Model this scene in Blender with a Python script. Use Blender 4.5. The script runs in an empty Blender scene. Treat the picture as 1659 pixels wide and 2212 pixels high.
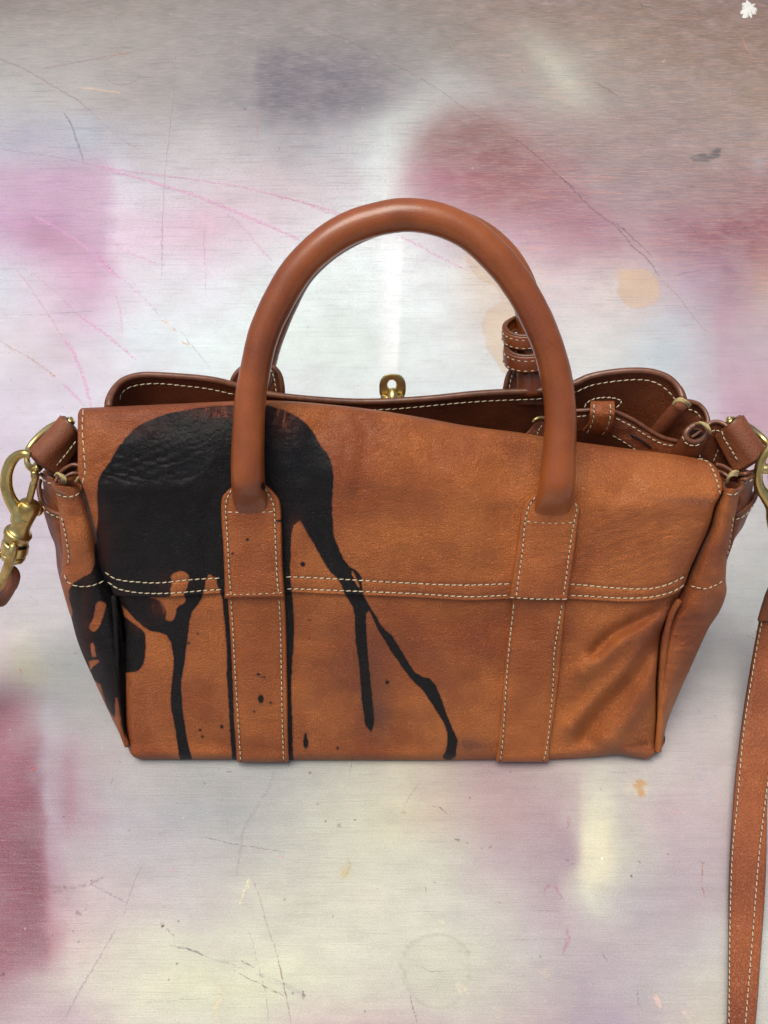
import bpy, math
import numpy as np
from math import radians, sin, cos, tan, pi

# ------------------------------------------------------------------ camera, sky, sun, exposure
sc = bpy.context.scene
PITCH = radians(50); FPX = 2011.0; W0, H0 = 1659.0, 2212.0
CAM = np.array([0.0, -0.235, 0.500])
cd = bpy.data.cameras.new('camera'); cam = bpy.data.objects.new('camera', cd); sc.collection.objects.link(cam)
cam.location = CAM; cam.rotation_euler = (pi/2 - PITCH, 0, 0)
cd.sensor_fit = 'VERTICAL'; cd.sensor_height = 24.0; cd.lens = 24.0*FPX/H0
cd.clip_start = 0.01; cd.clip_end = 100
sc.camera = cam
SUN_EL, SUN_ROT = radians(77), radians(-112)
wd = bpy.data.worlds.new('World'); sc.world = wd; wd.use_nodes = True
nt = wd.node_tree; nt.nodes.clear()
sky = nt.nodes.new('ShaderNodeTexSky'); sky.sky_type = 'NISHITA'; sky.sun_disc = False
sky.sun_elevation = SUN_EL; sky.sun_rotation = SUN_ROT; sky.dust_density = 6.0; sky.air_density = 1.0; sky.ozone_density = 1.0
bg = nt.nodes.new('ShaderNodeBackground'); bg.inputs['Strength'].default_value = 0.082
wo = nt.nodes.new('ShaderNodeOutputWorld')
nt.links.new(sky.outputs[0], bg.inputs[0]); nt.links.new(bg.outputs[0], wo.inputs[0])
sl = bpy.data.lights.new('sun', 'SUN'); sl.energy = 1.5; sl.angle = radians(38); sl.color = (1, .955, .85)
so = bpy.data.objects.new('sun', sl); sc.collection.objects.link(so)
so.rotation_euler = (-(pi/2 - SUN_EL), 0, -SUN_ROT)
so.location = (0, 1, 2)
sc.view_settings.view_transform = 'Standard'; sc.view_settings.look = 'None'
sc.view_settings.exposure = 0.80; sc.view_settings.gamma = 1

rng = np.random.default_rng(7)
C = sc.collection
# ------------------------------------------------------------------ geometry of the view: the places measured in the picture, turned into real points
Fv = np.array([0, cos(PITCH), -sin(PITCH)]); Uv = np.array([0, sin(PITCH), cos(PITCH)]); Rv = np.array([1.0, 0, 0])
LEAN = radians(25)
NV = np.array([0, -cos(LEAN), sin(LEAN)])          # outward normal of the satchel's near face
def rays(px, py):
    px = np.asarray(px, float); py = np.asarray(py, float)
    return Fv + ((px - W0/2)/FPX)[..., None]*Rv + ((H0/2 - py)/FPX)[..., None]*Uv
# the near face starts a few millimetres over the board
_d = rays(830, 1641.0); _t = (0.0008 - CAM[2])/_d[2]; PL0 = float((CAM + _t*_d) @ NV) + 0.006
def RP(px, py, off=0.0):
    d = rays(px, py); t = (PL0 + np.asarray(off, float) - CAM @ NV)/(d @ NV)
    return CAM + t[..., None]*d
def RZ(px, py, z=0.0):
    d = rays(px, py); t = (np.asarray(z, float) - CAM[2])/d[..., 2]
    return CAM + t[..., None]*d
def proj(P):
    v = P - CAM; dz = v @ Fv
    return W0/2 + FPX*(v @ Rv)/dz, H0/2 - FPX*(v @ Uv)/dz
def smooth(a, b, x):
    t = np.clip((x - a)/(b - a), 0, 1); return t*t*(3 - 2*t)
def cr(pts, n):
    """Catmull-Rom through pts (k,d), n samples evenly by arc length"""
    p = np.asarray(pts, float)
    q = np.vstack([2*p[0]-p[1], p, 2*p[-1]-p[-2]]); out = []
    for i in range(1, len(q)-2):
        t = np.linspace(0, 1, 16, endpoint=False)[:, None]
        a, b, c, d = q[i-1], q[i], q[i+1], q[i+2]
        out.append(.5*((2*b) + (c-a)*t + (2*a-5*b+4*c-d)*t*t + (3*b-a-3*c+d)*t**3))
    out.append(q[-2][None]); o = np.vstack(out)
    s = np.r_[0, np.cumsum(np.linalg.norm(np.diff(o[:, :2], axis=0), axis=1))]
    u = np.linspace(0, s[-1], n) if np.isscalar(n) else np.asarray(n)*s[-1]
    return np.stack([np.interp(u, s, o[:, k]) for k in range(o.shape[1])], 1)
def lin(pts, n):
    o = np.asarray(pts, float); s = np.r_[0, np.cumsum(np.linalg.norm(np.diff(o[:, :2], axis=0), axis=1))]
    u = np.linspace(0, s[-1], n) if np.isscalar(n) else np.asarray(n)*s[-1]
    return np.stack([np.interp(u, s, o[:, k]) for k in range(o.shape[1])], 1)
def vnoise(x, y, seed=0):
    """smooth value noise, -1..1"""
    r = np.random.default_rng(seed).random((64, 64))*2 - 1
    xi = np.floor(x).astype(int); yi = np.floor(y).astype(int); fx = x-xi; fy = y-yi
    fx = fx*fx*(3-2*fx); fy = fy*fy*(3-2*fy)
    g = lambda a, b: r[a % 64, b % 64]
    return (g(xi, yi)*(1-fx)+g(xi+1, yi)*fx)*(1-fy) + (g(xi, yi+1)*(1-fx)+g(xi+1, yi+1)*fx)*fy
def segdist(x, y, pts):
    pts = np.asarray(pts, float); best = np.full(np.shape(x), 1e9)
    for a, b in zip(pts[:-1], pts[1:]):
        ab = b-a; L = ab @ ab + 1e-9
        t = np.clip(((x-a[0])*ab[0] + (y-a[1])*ab[1])/L, 0, 1)
        best = np.minimum(best, np.hypot(x-a[0]-t*ab[0], y-a[1]-t*ab[1]))
    return best
def polysd(x, y, pts):
    """signed distance, negative inside"""
    pts = np.asarray(pts, float); p = np.vstack([pts, pts[:1]])
    d = segdist(x, y, p); ins = np.zeros(np.shape(x), bool)
    for a, b in zip(p[:-1], p[1:]):
        if a[1] == b[1]: continue
        c = (a[1] > y) != (b[1] > y)
        ins ^= c & (x < (b[0]-a[0])*(y-a[1])/(b[1]-a[1]) + a[0])
    return np.where(ins, -d, d)

# ------------------------------------------------------------------ object helpers
def empty(name, loc, label, cat, group=None):
    o = bpy.data.objects.new(name, None); C.objects.link(o); o.location = loc; o.empty_display_size = .02
    o['label'] = label; o['category'] = cat
    if group: o['group'] = group
    return o
def origin(parent):
    p = np.zeros(3)
    while parent is not None:
        p = p + np.array(parent.location); parent = parent.parent
    return p
def mesh_obj(name, V, F, mat, parent=None, attrs=None, smooth_=True, mats=None, fmat=None, label=None, kind=None):
    V = np.asarray(V, float).reshape(-1, 3) - origin(parent)
    me = bpy.data.meshes.new(name)
    F = np.asarray(F, int); k = F.shape[1]
    me.vertices.add(len(V)); me.vertices.foreach_set('co', V.ravel())
    me.loops.add(F.size); me.loops.foreach_set('vertex_index', F.ravel())
    me.polygons.add(len(F)); me.polygons.foreach_set('loop_start', np.arange(0, F.size, k)); me.polygons.foreach_set('loop_total', np.full(len(F), k))
    if smooth_: me.polygons.foreach_set('use_smooth', np.ones(len(F), bool))
    for m in (mats or [mat]): me.materials.append(m)
    if fmat is not None: me.polygons.foreach_set('material_index', np.asarray(fmat, int))
    me.update(); me.validate()
    if attrs:
        for an, av in attrs.items():
            av = np.asarray(av, float)
            if av.ndim == 1 or av.shape[-1] != 4:
                a = me.attributes.new(an, 'FLOAT', 'POINT'); a.data.foreach_set('value', av.ravel())
            else:
                a = me.attributes.new(an, 'FLOAT_COLOR', 'POINT'); a.data.foreach_set('color', av.ravel())
    o = bpy.data.objects.new(name, me); C.objects.link(o)
    if parent is not None: o.parent = parent
    if label: o['label'] = label
    if kind: o['kind'] = kind
    return o
def gridF(ny, nx, wrap=False):
    i, j = np.meshgrid(np.arange(ny-1), np.arange(nx if wrap else nx-1), indexing='ij')
    j2 = (j+1) % nx
    return np.stack([i*nx+j, (i+1)*nx+j, (i+1)*nx+j2, i*nx+j2], -1).reshape(-1, 4)
def grid_obj(name, P, mat, parent=None, attrs=None, thick=0.0, toward=True, **kw):
    ny, nx = P.shape[:2]; F = gridF(ny, nx)
    a, b, c = P[ny//2, nx//2], P[min(ny//2+1, ny-1), nx//2], P[ny//2, min(nx//2+1, nx-1)]
    if (np.dot(np.cross(b-a, c-a), CAM-a) > 0) != toward: F = F[:, ::-1]
    o = mesh_obj(name, P, F, mat, parent, attrs, **kw)
    if thick:
        m = o.modifiers.new('thickness', 'SOLIDIFY'); m.thickness = thick; m.offset = -1
    return o
def tube3(P, R, n=12, flat=1.0, up=None, cap=True):
    """P (k,3) path, R (k,) radius or (k,2); returns V, F"""
    P = np.asarray(P, float); k = len(P); R = np.broadcast_to(np.asarray(R, float), (k,)) if np.ndim(R) < 2 else np.asarray(R)
    T = np.gradient(P, axis=0); T /= np.linalg.norm(T, axis=1)[:, None] + 1e-12
    u = np.array(up if up is not None else [0.3, -.8, .5], float)
    u = u - (u @ T[0])*T[0]; u /= np.linalg.norm(u); U = [u]
    for i in range(1, k):
        u = (np.array(up, float) if up is not None else U[-1]); u = u - (u @ T[i])*T[i]; u /= np.linalg.norm(u)+1e-12; U.append(u)
    U = np.array(U); B = np.cross(T, U); th = np.linspace(0, 2*pi, n, endpoint=False)
    ra, rb = (R, R*flat) if R.ndim == 1 else (R[:, 0], R[:, 1])
    V = P[:, None] + (np.cos(th)[None, :, None]*B[:, None]*ra[:, None, None] + np.sin(th)[None, :, None]*U[:, None]*rb[:, None, None])
    F = gridF(k, n, True)
    V = V.reshape(-1, 3)
    if cap:
        # small rounded end: a point slightly beyond each end
        a = P[0] - T[0]*ra[0]*.35; b = P[-1] + T[-1]*ra[-1]*.35
        V = np.vstack([V, a, b]); n0 = k*n
        j = np.arange(n); j2 = (j+1) % n
        F = np.vstack([F, np.stack([np.full(n, n0), j, j2, j2], 1)[:, [0, 1, 2, 2]], np.stack([np.full(n, n0+1), (k-1)*n+j2, (k-1)*n+j, (k-1)*n+j], 1)])
    return V, F
def fixF(F):
    """split quads with doubled corner into triangles list -> all triangles"""
    F = np.asarray(F); A = F[:, [0, 1, 2]]; B = F[:, [0, 2, 3]]; B = B[(F[:, 2] != F[:, 3])]
    return np.vstack([A, B])
class Join:
    def __init__(s): s.V = []; s.F = []; s.M = []; s.n = 0
    def add(s, V, F, m=0):
        F = np.asarray(F)
        if F.shape[1] == 4: F = fixF(F)
        s.V.append(V); s.F.append(F + s.n); s.M.append(np.full(len(F), m)); s.n += len(V)
    def build(s, name, mats, parent=None, **kw):
        return mesh_obj(name, np.vstack(s.V), np.vstack(s.F), None, parent, mats=mats, fmat=np.concatenate(s.M), **kw)
def pxm(P, r):
    """r picture units at point(s) P, in metres"""
    return r*((np.asarray(P)-CAM) @ Fv)/FPX
def tube_obj(name, pts, r, mat, parent=None, n=60, seg=14, flat=1.0, attr=None, lump=0, up=None, **kw):
    """pts: (px,py,off[,r]) rows"""
    p = cr(pts, n); P = RP(p[:, 0], p[:, 1], p[:, 2]); rr = p[:, 3] if p.shape[1] > 3 else np.full(n, r)
    R = pxm(P, rr)
    if lump: R = R*(1 + lump*vnoise(np.arange(n)*.35, np.zeros(n), 3))
    V, F = tube3(P, R, seg, flat, up)
    at = None
    if attr:
        x, y = proj(V); at = {k: f(x, y) for k, f in attr.items()}
    J = Join(); J.add(V, F)
    o = mesh_obj(name, V, J.F[0], mat, parent, at, **kw)
    return o

# ------------------------------------------------------------------ materials
def srgb(r, g, b):
    f = lambda c: c/12.92 if c <= .04045 else ((c+.055)/1.055)**2.4
    return (f(r/255), f(g/255), f(b/255), 1)
class N:
    def __init__(s, name):
        s.m = bpy.data.materials.new(name); s.m.use_nodes = True; s.t = s.m.node_tree; s.t.nodes.clear()
        s.out = s.n('ShaderNodeOutputMaterial'); s.b = s.n('ShaderNodeBsdfPrincipled'); s.l(s.b.outputs[0], s.out.inputs[0])
    def n(s, t, **kw):
        o = s.t.nodes.new(t)
        for k, v in kw.items(): setattr(o, k, v)
        return o
    def l(s, a, b): s.t.links.new(a, b)
    def inp(s, node, key, v):
        if hasattr(v, 'is_output'): s.l(v, node.inputs[key])
        else: node.inputs[key].default_value = v
    def coord(s, scale=(1, 1, 1), rot=(0, 0, 0)):
        c = s.n('ShaderNodeTexCoord'); m = s.n('ShaderNodeMapping'); m.inputs['Scale'].default_value = scale; m.inputs['Rotation'].default_value = rot
        s.l(c.outputs['Object'], m.inputs[0]); return m.outputs[0]
    def noise(s, scale, detail=4, rough=.55, vec=None, dist=0):
        o = s.n('ShaderNodeTexNoise'); o.inputs['Scale'].default_value = scale; o.inputs['Detail'].default_value = detail
        o.inputs['Roughness'].default_value = rough; o.inputs['Distortion'].default_value = dist
        s.l(vec if vec is not None else s.coord(), o.inputs['Vector']); return o.outputs['Fac']
    def vor(s, scale, feat='DISTANCE_TO_EDGE', vec=None):
        o = s.n('ShaderNodeTexVoronoi'); o.feature = feat; o.inputs['Scale'].default_value = scale
        s.l(vec if vec is not None else s.coord(), o.inputs['Vector']); return o.outputs['Distance']
    def ramp(s, v, a, b, c0=0.0, c1=1.0):
        o = s.n('ShaderNodeMapRange'); o.interpolation_type = 'SMOOTHSTEP'
        s.inp(o, 0, v); o.inputs[1].default_value = a; o.inputs[2].default_value = b; o.inputs[3].default_value = c0; o.inputs[4].default_value = c1
        return o.outputs[0]
    def math(s, op, a, b=0.0, c=0.0):
        o = s.n('ShaderNodeMath', operation=op); s.inp(o, 0, a); s.inp(o, 1, b); s.inp(o, 2, c); return o.outputs[0]
    def mix(s, f, a, b, mode='MIX'):
        o = s.n('ShaderNodeMix', data_type='RGBA', blend_type=mode); s.inp(o, 0, f); s.inp(o, 6, a); s.inp(o, 7, b); return o.outputs[2]
    def attr(s, name, col=False):
        o = s.n('ShaderNodeAttribute', attribute_name=name); return o.outputs['Color'] if col else o.outputs['Fac']
    def bump(s, h, strength, dist, nrm=None):
        o = s.n('ShaderNodeBump'); o.inputs['Strength'].default_value = strength; o.inputs['Distance'].default_value = dist
        s.l(h, o.inputs['Height'])
        if nrm is not None: s.l(nrm, o.inputs['Normal'])
        return o.outputs[0]

def leather(name, c1=(176, 104, 52), c2=(140, 72, 36), rough=.46, grain=1.0, paint=False, streak=None, gs=740, dark=None, coat=.08):
    m = N(name)
    vw = m.coord()
    # warped coordinates keep the grain from looking like a regular net
    wn = m.n('ShaderNodeTexNoise'); wn.inputs['Scale'].default_value = 90; wn.inputs['Detail'].default_value = 3; m.l(vw, wn.inputs['Vector'])
    wv = m.n('ShaderNodeVectorMath', operation='MULTIPLY_ADD'); m.l(wn.outputs['Color'], wv.inputs[0]); wv.inputs[1].default_value = (.004, .004, .004); m.l(vw, wv.inputs[2])
    cell = m.vor(gs, vec=wv.outputs[0]); cell2 = m.vor(gs*1.9, vec=wv.outputs[0])
    lowf = m.noise(17, 3, .55); midf = m.noise(60, 5, .6); fine = m.noise(900, 3, .6)
    wr = m.noise(70, 6, .7, m.coord((1, 3.2, 3.2), (0, .35, .5)), .6)
    col = m.mix(m.ramp(lowf, .32, .68), srgb(*c2), srgb(*c1))
    col = m.mix(m.ramp(midf, .35, .75, 0, .38), col, srgb(int(c1[0]*.8), int(c1[1]*.66), int(c1[2]*.62)))
    col = m.mix(m.ramp(fine, .3, .8, 0, .14), col, srgb(min(255, c1[0]+22), min(255, c1[1]+22), min(255, c1[2]+18)))
    zone = m.ramp(m.noise(22, 3, .5), .38, .66)
    vein = m.ramp(cell, 0.0, .10, 1, 0)
    col = m.mix(m.math('MULTIPLY', m.math('MULTIPLY', vein, zone), .18*grain), col, srgb(min(255, c1[0]+20), min(255, c1[1]+18), min(255, c1[2]+14)))
    if dark: col = m.mix(m.attr('dark_tone'), col, srgb(*dark))
    rg = m.ramp(midf, .3, .7, rough-.06, rough+.08)
    if paint:
        edge = m.math('ADD', m.attr('paint'), m.math('MULTIPLY', m.math('SUBTRACT', m.noise(260, 4, .6), .5), 5.0))
        cov = m.ramp(edge, -0.9, 0.9, 1, 0)
        st = m.noise(300, 4, .6, m.coord((1, .22, .22), (0, .2, 0)))
        thin = m.attr('thin')
        gone = m.math('MULTIPLY', m.ramp(st, .50, .62), m.ramp(thin, .35, .8))
        cov2 = m.math('MULTIPLY', cov, m.math('SUBTRACT', 1.0, m.math('MULTIPLY', gone, .8)))
        pc = m.mix(m.ramp(m.noise(35, 4), .35, .7, 0, .8), srgb(15, 14, 14), srgb(20, 20, 24))
        pc = m.mix(m.math('MULTIPLY', thin, .8), pc, srgb(72, 32, 24))
        # dye soaked a little beyond the edge of the paint
        halo = m.math('MULTIPLY', m.ramp(edge, -0.5, 4.0, .55, 0), 1.0)
        col = m.mix(halo, col, srgb(96, 42, 24))
        col = m.mix(cov2, col, pc)
        rg = m.math('ADD', rg, m.math('MULTIPLY', cov2, .02)); m.l(m.math('SUBTRACT', .36, m.math('MULTIPLY', cov2, .18)), m.b.inputs['Specular IOR Level'])
    m.l(col, m.b.inputs['Base Color']); m.l(rg, m.b.inputs['Roughness'])
    m.b.inputs['Specular IOR Level'].default_value = .36
    m.b.inputs['Coat Weight'].default_value = coat; m.b.inputs['Coat Roughness'].default_value = .17 if coat > .2 else .36
    h = m.math('ADD', m.math('MULTIPLY', m.ramp(cell, 0, .16), .7), m.math('MULTIPLY', m.ramp(cell2, 0, .2), .35))
    b1 = m.bump(wr, .45*grain, .0018); b2 = m.bump(h, .85*grain, .0006, b1); b3 = m.bump(fine, .12, .0002, b2)
    m.l(b3, m.b.inputs['Normal'])
    return m.m
def simple(name, c, rough=.5, metal=0, nz=0, bsc=300, bst=.2, spec=.5):
    m = N(name); n1 = m.noise(bsc, 5, .6)
    c2 = tuple(max(0, int(v*(1-nz))) for v in c)
    m.l(m.mix(m.ramp(n1, .3, .7), srgb(*c), srgb(*c2)), m.b.inputs['Base Color'])
    m.l(m.ramp(n1, .3, .7, rough*.85, min(1, rough*1.2)), m.b.inputs['Roughness']); m.b.inputs['Metallic'].default_value = metal
    m.b.inputs['Specular IOR Level'].default_value = spec
    m.l(m.bump(n1, bst, .0003), m.b.inputs['Normal'])
    return m.m
TAN = (172, 99, 45); TAN2 = (124, 58, 25)
M_panel = leather('tan_leather_painted', TAN, TAN2, .47, 1.0, paint=True, dark=(92, 56, 46))
M_strap = leather('tan_leather_band', (161, 90, 38), (128, 64, 25), .42, .75, paint=True, gs=700)
M_handle = leather('handle_leather', (146, 77, 30), (92, 40, 14), .34, .16, paint=True, gs=900, coat=.38)
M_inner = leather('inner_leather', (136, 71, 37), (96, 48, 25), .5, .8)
M_roll = leather('edge_leather', (124, 67, 34), (92, 46, 23), .45, .5)
M_bind = simple('painted_edge', (112, 68, 46), .34, 0, .22, 260, .15)
M_sstrap = leather('pebbled_strap_leather', (142, 78, 38), (112, 52, 25), .44, .85, gs=480)
M_thread = simple('cream_thread', (196, 182, 150), .75, 0, .2, 2500, .5)
M_waxed = simple('waxed_thread', (186, 166, 112), .6, 0, .25, 2500, .5)
M_hole = simple('stitch_hole', (30, 17, 12), .8)
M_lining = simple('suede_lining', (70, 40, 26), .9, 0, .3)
def brass():
    m = N('aged_brass'); n1 = m.noise(70, 5, .65); n2 = m.noise(1400, 3, .6)
    c = m.mix(m.ramp(n1, .38, .68), srgb(208, 188, 124), srgb(160, 136, 78))
    m.l(c, m.b.inputs['Base Color']); m.b.inputs['Metallic'].default_value = 1
    m.l(m.ramp(n1, .3, .7, .25, .38), m.b.inputs['Roughness']); m.l(m.bump(n2, .12, .0001), m.b.inputs['Normal'])
    return m.m
M_brass = brass()

# ------------------------------------------------------------------ the painted board
def board_color(x, y):
    rows = {  # board tones by height; the pale middle has sky glare painted in
     -60: [(0,(140,130,120)),(400,(165,158,150)),(800,(155,148,138)),(1200,(140,120,100)),(1659,(118,88,64))],
     0: [(0,(152,142,130)),(300,(170,163,152)),(600,(160,153,145)),(900,(158,148,135)),(1200,(150,130,110)),(1500,(142,112,86)),(1659,(132,98,72))],
     80: [(0,(186,181,173)),(300,(184,178,170)),(600,(165,160,155)),(900,(160,155,146)),(1200,(166,151,134)),(1500,(152,125,102)),(1659,(146,116,92))],
     200: [(0,(203,203,202)),(150,(198,195,192)),(300,(180,174,170)),(450,(174,171,171)),(570,(150,147,150)),(640,(134,131,137)),(740,(140,138,143)),(850,(158,156,157)),(950,(190,192,189)),(1050,(172,166,159)),(1200,(186,182,172)),(1350,(168,158,148)),(1500,(163,145,133)),(1659,(160,136,117))],
     300: [(0,(205,205,216)),(150,(192,193,206)),(300,(200,198,201)),(450,(205,201,201)),(600,(180,177,181)),(750,(200,199,202)),(850,(222,228,226)),(950,(176,148,143)),(1050,(160,122,116)),(1150,(170,148,146)),(1300,(163,143,138)),(1500,(160,140,134)),(1659,(170,150,140))],
     400: [(0,(212,186,208)),(120,(210,180,204)),(215,(214,188,208)),(245,(226,219,229)),(450,(221,212,217)),(600,(216,203,208)),(750,(222,216,220)),(820,(240,245,243)),(900,(200,170,176)),(970,(180,132,142)),(1050,(170,112,118)),(1150,(172,118,124)),(1300,(165,145,150)),(1450,(160,136,136)),(1659,(152,118,118))],
     500: [(0,(206,176,204)),(100,(198,160,190)),(212,(212,186,208)),(242,(228,208,222)),(330,(226,203,217)),(450,(222,192,207)),(600,(226,216,222)),(750,(228,228,230)),(840,(238,240,240)),(950,(207,193,200)),(1080,(200,172,186)),(1180,(188,152,168)),(1270,(176,132,148)),(1350,(176,148,158)),(1500,(158,118,128)),(1600,(150,96,108)),(1659,(146,84,94))],
     600: [(0,(216,216,226)),(100,(216,198,212)),(200,(213,176,200)),(260,(224,214,224)),(330,(227,225,231)),(450,(227,226,232)),(600,(228,236,236)),(750,(232,241,239)),(850,(240,246,246)),(950,(226,229,229)),(1050,(222,208,194)),(1200,(216,204,208)),(1350,(215,204,200)),(1480,(182,160,176)),(1580,(160,126,142)),(1659,(190,160,150))],
     750: [(0,(221,216,221)),(150,(216,202,212)),(300,(226,231,236)),(450,(231,241,241)),(600,(226,236,232)),(750,(222,231,227)),(950,(226,231,231)),(1050,(218,218,216)),(1300,(216,216,214)),(1450,(195,203,208)),(1560,(188,166,176)),(1659,(192,186,190))],
     900: [(0,(212,202,215)),(100,(216,209,220)),(800,(220,226,226)),(1480,(206,214,218)),(1600,(192,166,180)),(1659,(190,160,172))],
     1100: [(0,(202,192,202)),(100,(198,186,198)),(1600,(196,196,196)),(1659,(188,186,186))],
     1300: [(0,(196,190,198)),(100,(200,196,201)),(800,(190,190,190)),(1600,(202,202,198)),(1659,(188,190,186))],
     1450: [(0,(206,192,192)),(60,(210,204,184)),(110,(196,198,192)),(170,(190,192,190)),(1500,(195,192,188)),(1659,(190,186,182))],
     1550: [(0,(170,118,132)),(50,(172,140,150)),(110,(180,176,182)),(200,(172,172,172)),(1500,(196,188,187)),(1580,(200,191,190)),(1659,(190,185,184))],
     1660: [(0,(160,98,114)),(60,(164,112,130)),(95,(176,160,172)),(150,(172,152,162)),(300,(180,176,176)),(450,(168,170,168)),(600,(168,170,168)),(750,(188,188,176)),(850,(200,196,176)),(950,(188,176,164)),(1060,(172,148,150)),(1200,(184,168,166)),(1290,(200,196,186)),(1400,(196,188,185)),(1500,(196,184,184)),(1659,(192,186,184))],
     1760: [(0,(150,82,104)),(60,(154,92,114)),(100,(176,160,172)),(145,(170,140,154)),(250,(178,174,180)),(400,(168,171,175)),(500,(158,161,163)),(650,(184,186,178)),(750,(196,197,180)),(850,(204,200,178)),(950,(196,184,168)),(1050,(182,160,160)),(1200,(172,148,154)),(1250,(190,178,176)),(1285,(216,213,192)),(1340,(198,193,184)),(1450,(192,176,178)),(1659,(188,176,178))],
     1850: [(0,(140,72,96)),(65,(135,66,94)),(100,(166,136,152)),(150,(180,168,174)),(350,(181,177,181)),(500,(178,178,174)),(650,(191,192,182)),(800,(205,205,187)),(950,(200,200,186)),(1080,(184,170,172)),(1220,(166,146,156)),(1260,(200,192,178)),(1300,(226,221,193)),(1360,(196,194,182)),(1450,(186,172,178)),(1659,(184,170,176))],
     1950: [(0,(146,72,96)),(70,(148,76,100)),(110,(180,150,158)),(200,(194,180,180)),(400,(196,190,188)),(600,(200,199,186)),(800,(208,206,190)),(950,(205,205,193)),(1100,(196,190,184)),(1210,(176,160,168)),(1290,(206,205,192)),(1380,(178,170,176)),(1500,(180,166,172)),(1659,(190,186,186))],
     2050: [(0,(148,84,102)),(100,(164,112,124)),(150,(198,180,178)),(250,(206,200,188)),(400,(210,209,190)),(650,(211,211,192)),(850,(208,207,192)),(1000,(203,203,188)),(1150,(190,184,182)),(1250,(180,168,174)),(1400,(182,172,176)),(1500,(186,178,180)),(1659,(204,206,198))],
     2130: [(0,(164,130,140)),(60,(172,146,150)),(150,(200,192,184)),(400,(216,216,190)),(650,(212,213,190)),(850,(204,200,188)),(1000,(200,198,184)),(1150,(188,180,176)),(1250,(174,162,170)),(1400,(180,172,176)),(1500,(196,190,182)),(1659,(206,208,200))],
     2230: [(0,(190,180,182)),(150,(186,164,172)),(300,(208,204,190)),(500,(206,206,186)),(650,(200,186,182)),(800,(190,166,168)),(1000,(192,182,178)),(1150,(184,168,168)),(1250,(168,156,164)),(1350,(168,152,166)),(1500,(200,192,182)),(1659,(196,196,188))],
    }
    ys = sorted(rows); xx = np.clip(x + 20*vnoise(x/95, y/80, 5) + 8*vnoise(x/34, y/30, 15), 0, 1659); yy = y + 20*vnoise(x/110, y/100, 6) + 7*vnoise(x/37, y/33, 16)
    A = np.stack([np.stack([np.interp(xx, [a for a, _ in rows[k]], [c[i] for _, c in rows[k]]) for i in range(3)], -1) for k in ys])
    idx = np.clip(np.searchsorted(ys, yy) - 1, 0, len(ys)-2); ya = np.array(ys, float)
    t = np.clip((yy - ya[idx])/(ya[idx+1]-ya[idx]), 0, 1); t = (.5*t + .5*t*t*(3-2*t))[..., None]
    ii, jj = np.indices(x.shape)
    c = A[idx, ii, jj]*(1-t) + A[idx+1, ii, jj]*t
    def over(mask, col):
        nonlocal c
        m = np.clip(mask, 0, 1)[..., None]; c = c*(1-m) + np.array(col, float)*m
    def g(cx, cy, sx, sy, rot=0):
        r = radians(rot); dx, dy = x-cx, y-cy; a = dx*cos(r)+dy*sin(r); b = -dx*sin(r)+dy*cos(r); return np.exp(-.5*((a/sx)**2+(b/sy)**2))
    wob = 6*vnoise(x/30, y/30, 11)
    # white stripe, then areas sprayed against a straight mask: soft on one side, sharp on the other
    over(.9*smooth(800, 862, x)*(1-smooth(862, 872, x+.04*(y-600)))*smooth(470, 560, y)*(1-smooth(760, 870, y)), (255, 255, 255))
    over(.7*g(1205, 150, 24, 75, -42), (230, 234, 216)); over(.35*g(1250, 120, 60, 30), (200, 204, 192))
    over(.75*g(900, 242, 62, 24, -32), (222, 228, 222)); over(.6*g(835, 335, 28, 70, 20), (236, 242, 240)); over(.5*g(1010, 205, 60, 24, 18), (214, 218, 212))
    over(.4*g(990, 205, 60, 20, 10), (206, 210, 204)); over(.45*g(1120, 270, 24, 70, -40), (190, 184, 184))
    over(.75*g(1070, 335, 85, 55, 30), (140, 84, 80)); over(.5*g(1000, 385, 80, 34), (170, 100, 116)); over(.4*g(1180, 430, 70, 50, 40), (160, 100, 112))
    over(.55*smooth(575, 545, -x+1120)*0, (0, 0, 0))
    over(.68*smooth(545, 575, x+wob)*(1-smooth(720, 890, x))*smooth(50, 165, y)*(1-smooth(205, 290, y+2*wob)), (116, 115, 124))
    over(.30*smooth(234, 216, x+wob)*smooth(345, 380, y+wob)*(1-smooth(520, 610, y+3*wob)), (203, 164, 192))
    over(.45*g(110, 515, 60, 24, 22), (180, 124, 152)); over(.4*g(175, 590, 50, 36, 50), (206, 164, 190)); over(.3*g(200, 680, 26, 50, -10), (206, 184, 206)); over(.35*g(60, 300, 110, 34, 0), (184, 178, 196)); over(.4*g(180, 290, 50, 26, 30), (206, 216, 220))
    over(.62*g(1590, 500, 90, 26, -6), (146, 74, 88)); over(.35*g(1560, 560, 60, 26), (156, 120, 140)); over(.35*g(1300, 500, 26, 60, -42), (160, 108, 128))
    over(.35*smooth(1536, 1552, x-.07*(y-700))*smooth(640, 700, y)*(1-smooth(1000, 1100, y)), (190, 150, 168))
    over(.30*g(1480, 760, 60, 40), (196, 208, 214))
    over(.55*(.5+.5*smooth(0, 75, x))*smooth(112, 80, x-(y-1900)*.02+6*vnoise(y/30, x*0, 8))*smooth(1480, 1760, y)*(1-smooth(2030, 2125, y+wob)), (112, 38, 64))
    over(.55*g(150, 1700, 12, 60, 0), (160, 118, 134)); over(.30*g(60, 1455, 40, 16), (214, 206, 178))
    over(.75*smooth(1242, 1270, x+wob)*(1-smooth(1280, 1350, x+wob))*smooth(1680, 1810, y)*(1-smooth(1860, 1960, y+2*wob)), (232, 227, 200))
    over(.5*smooth(1246, 1262, x)*(1-smooth(1285, 1345, x))*smooth(1640, 1700, y)*(1-smooth(1700, 1830, y)), (214, 212, 196))
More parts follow.
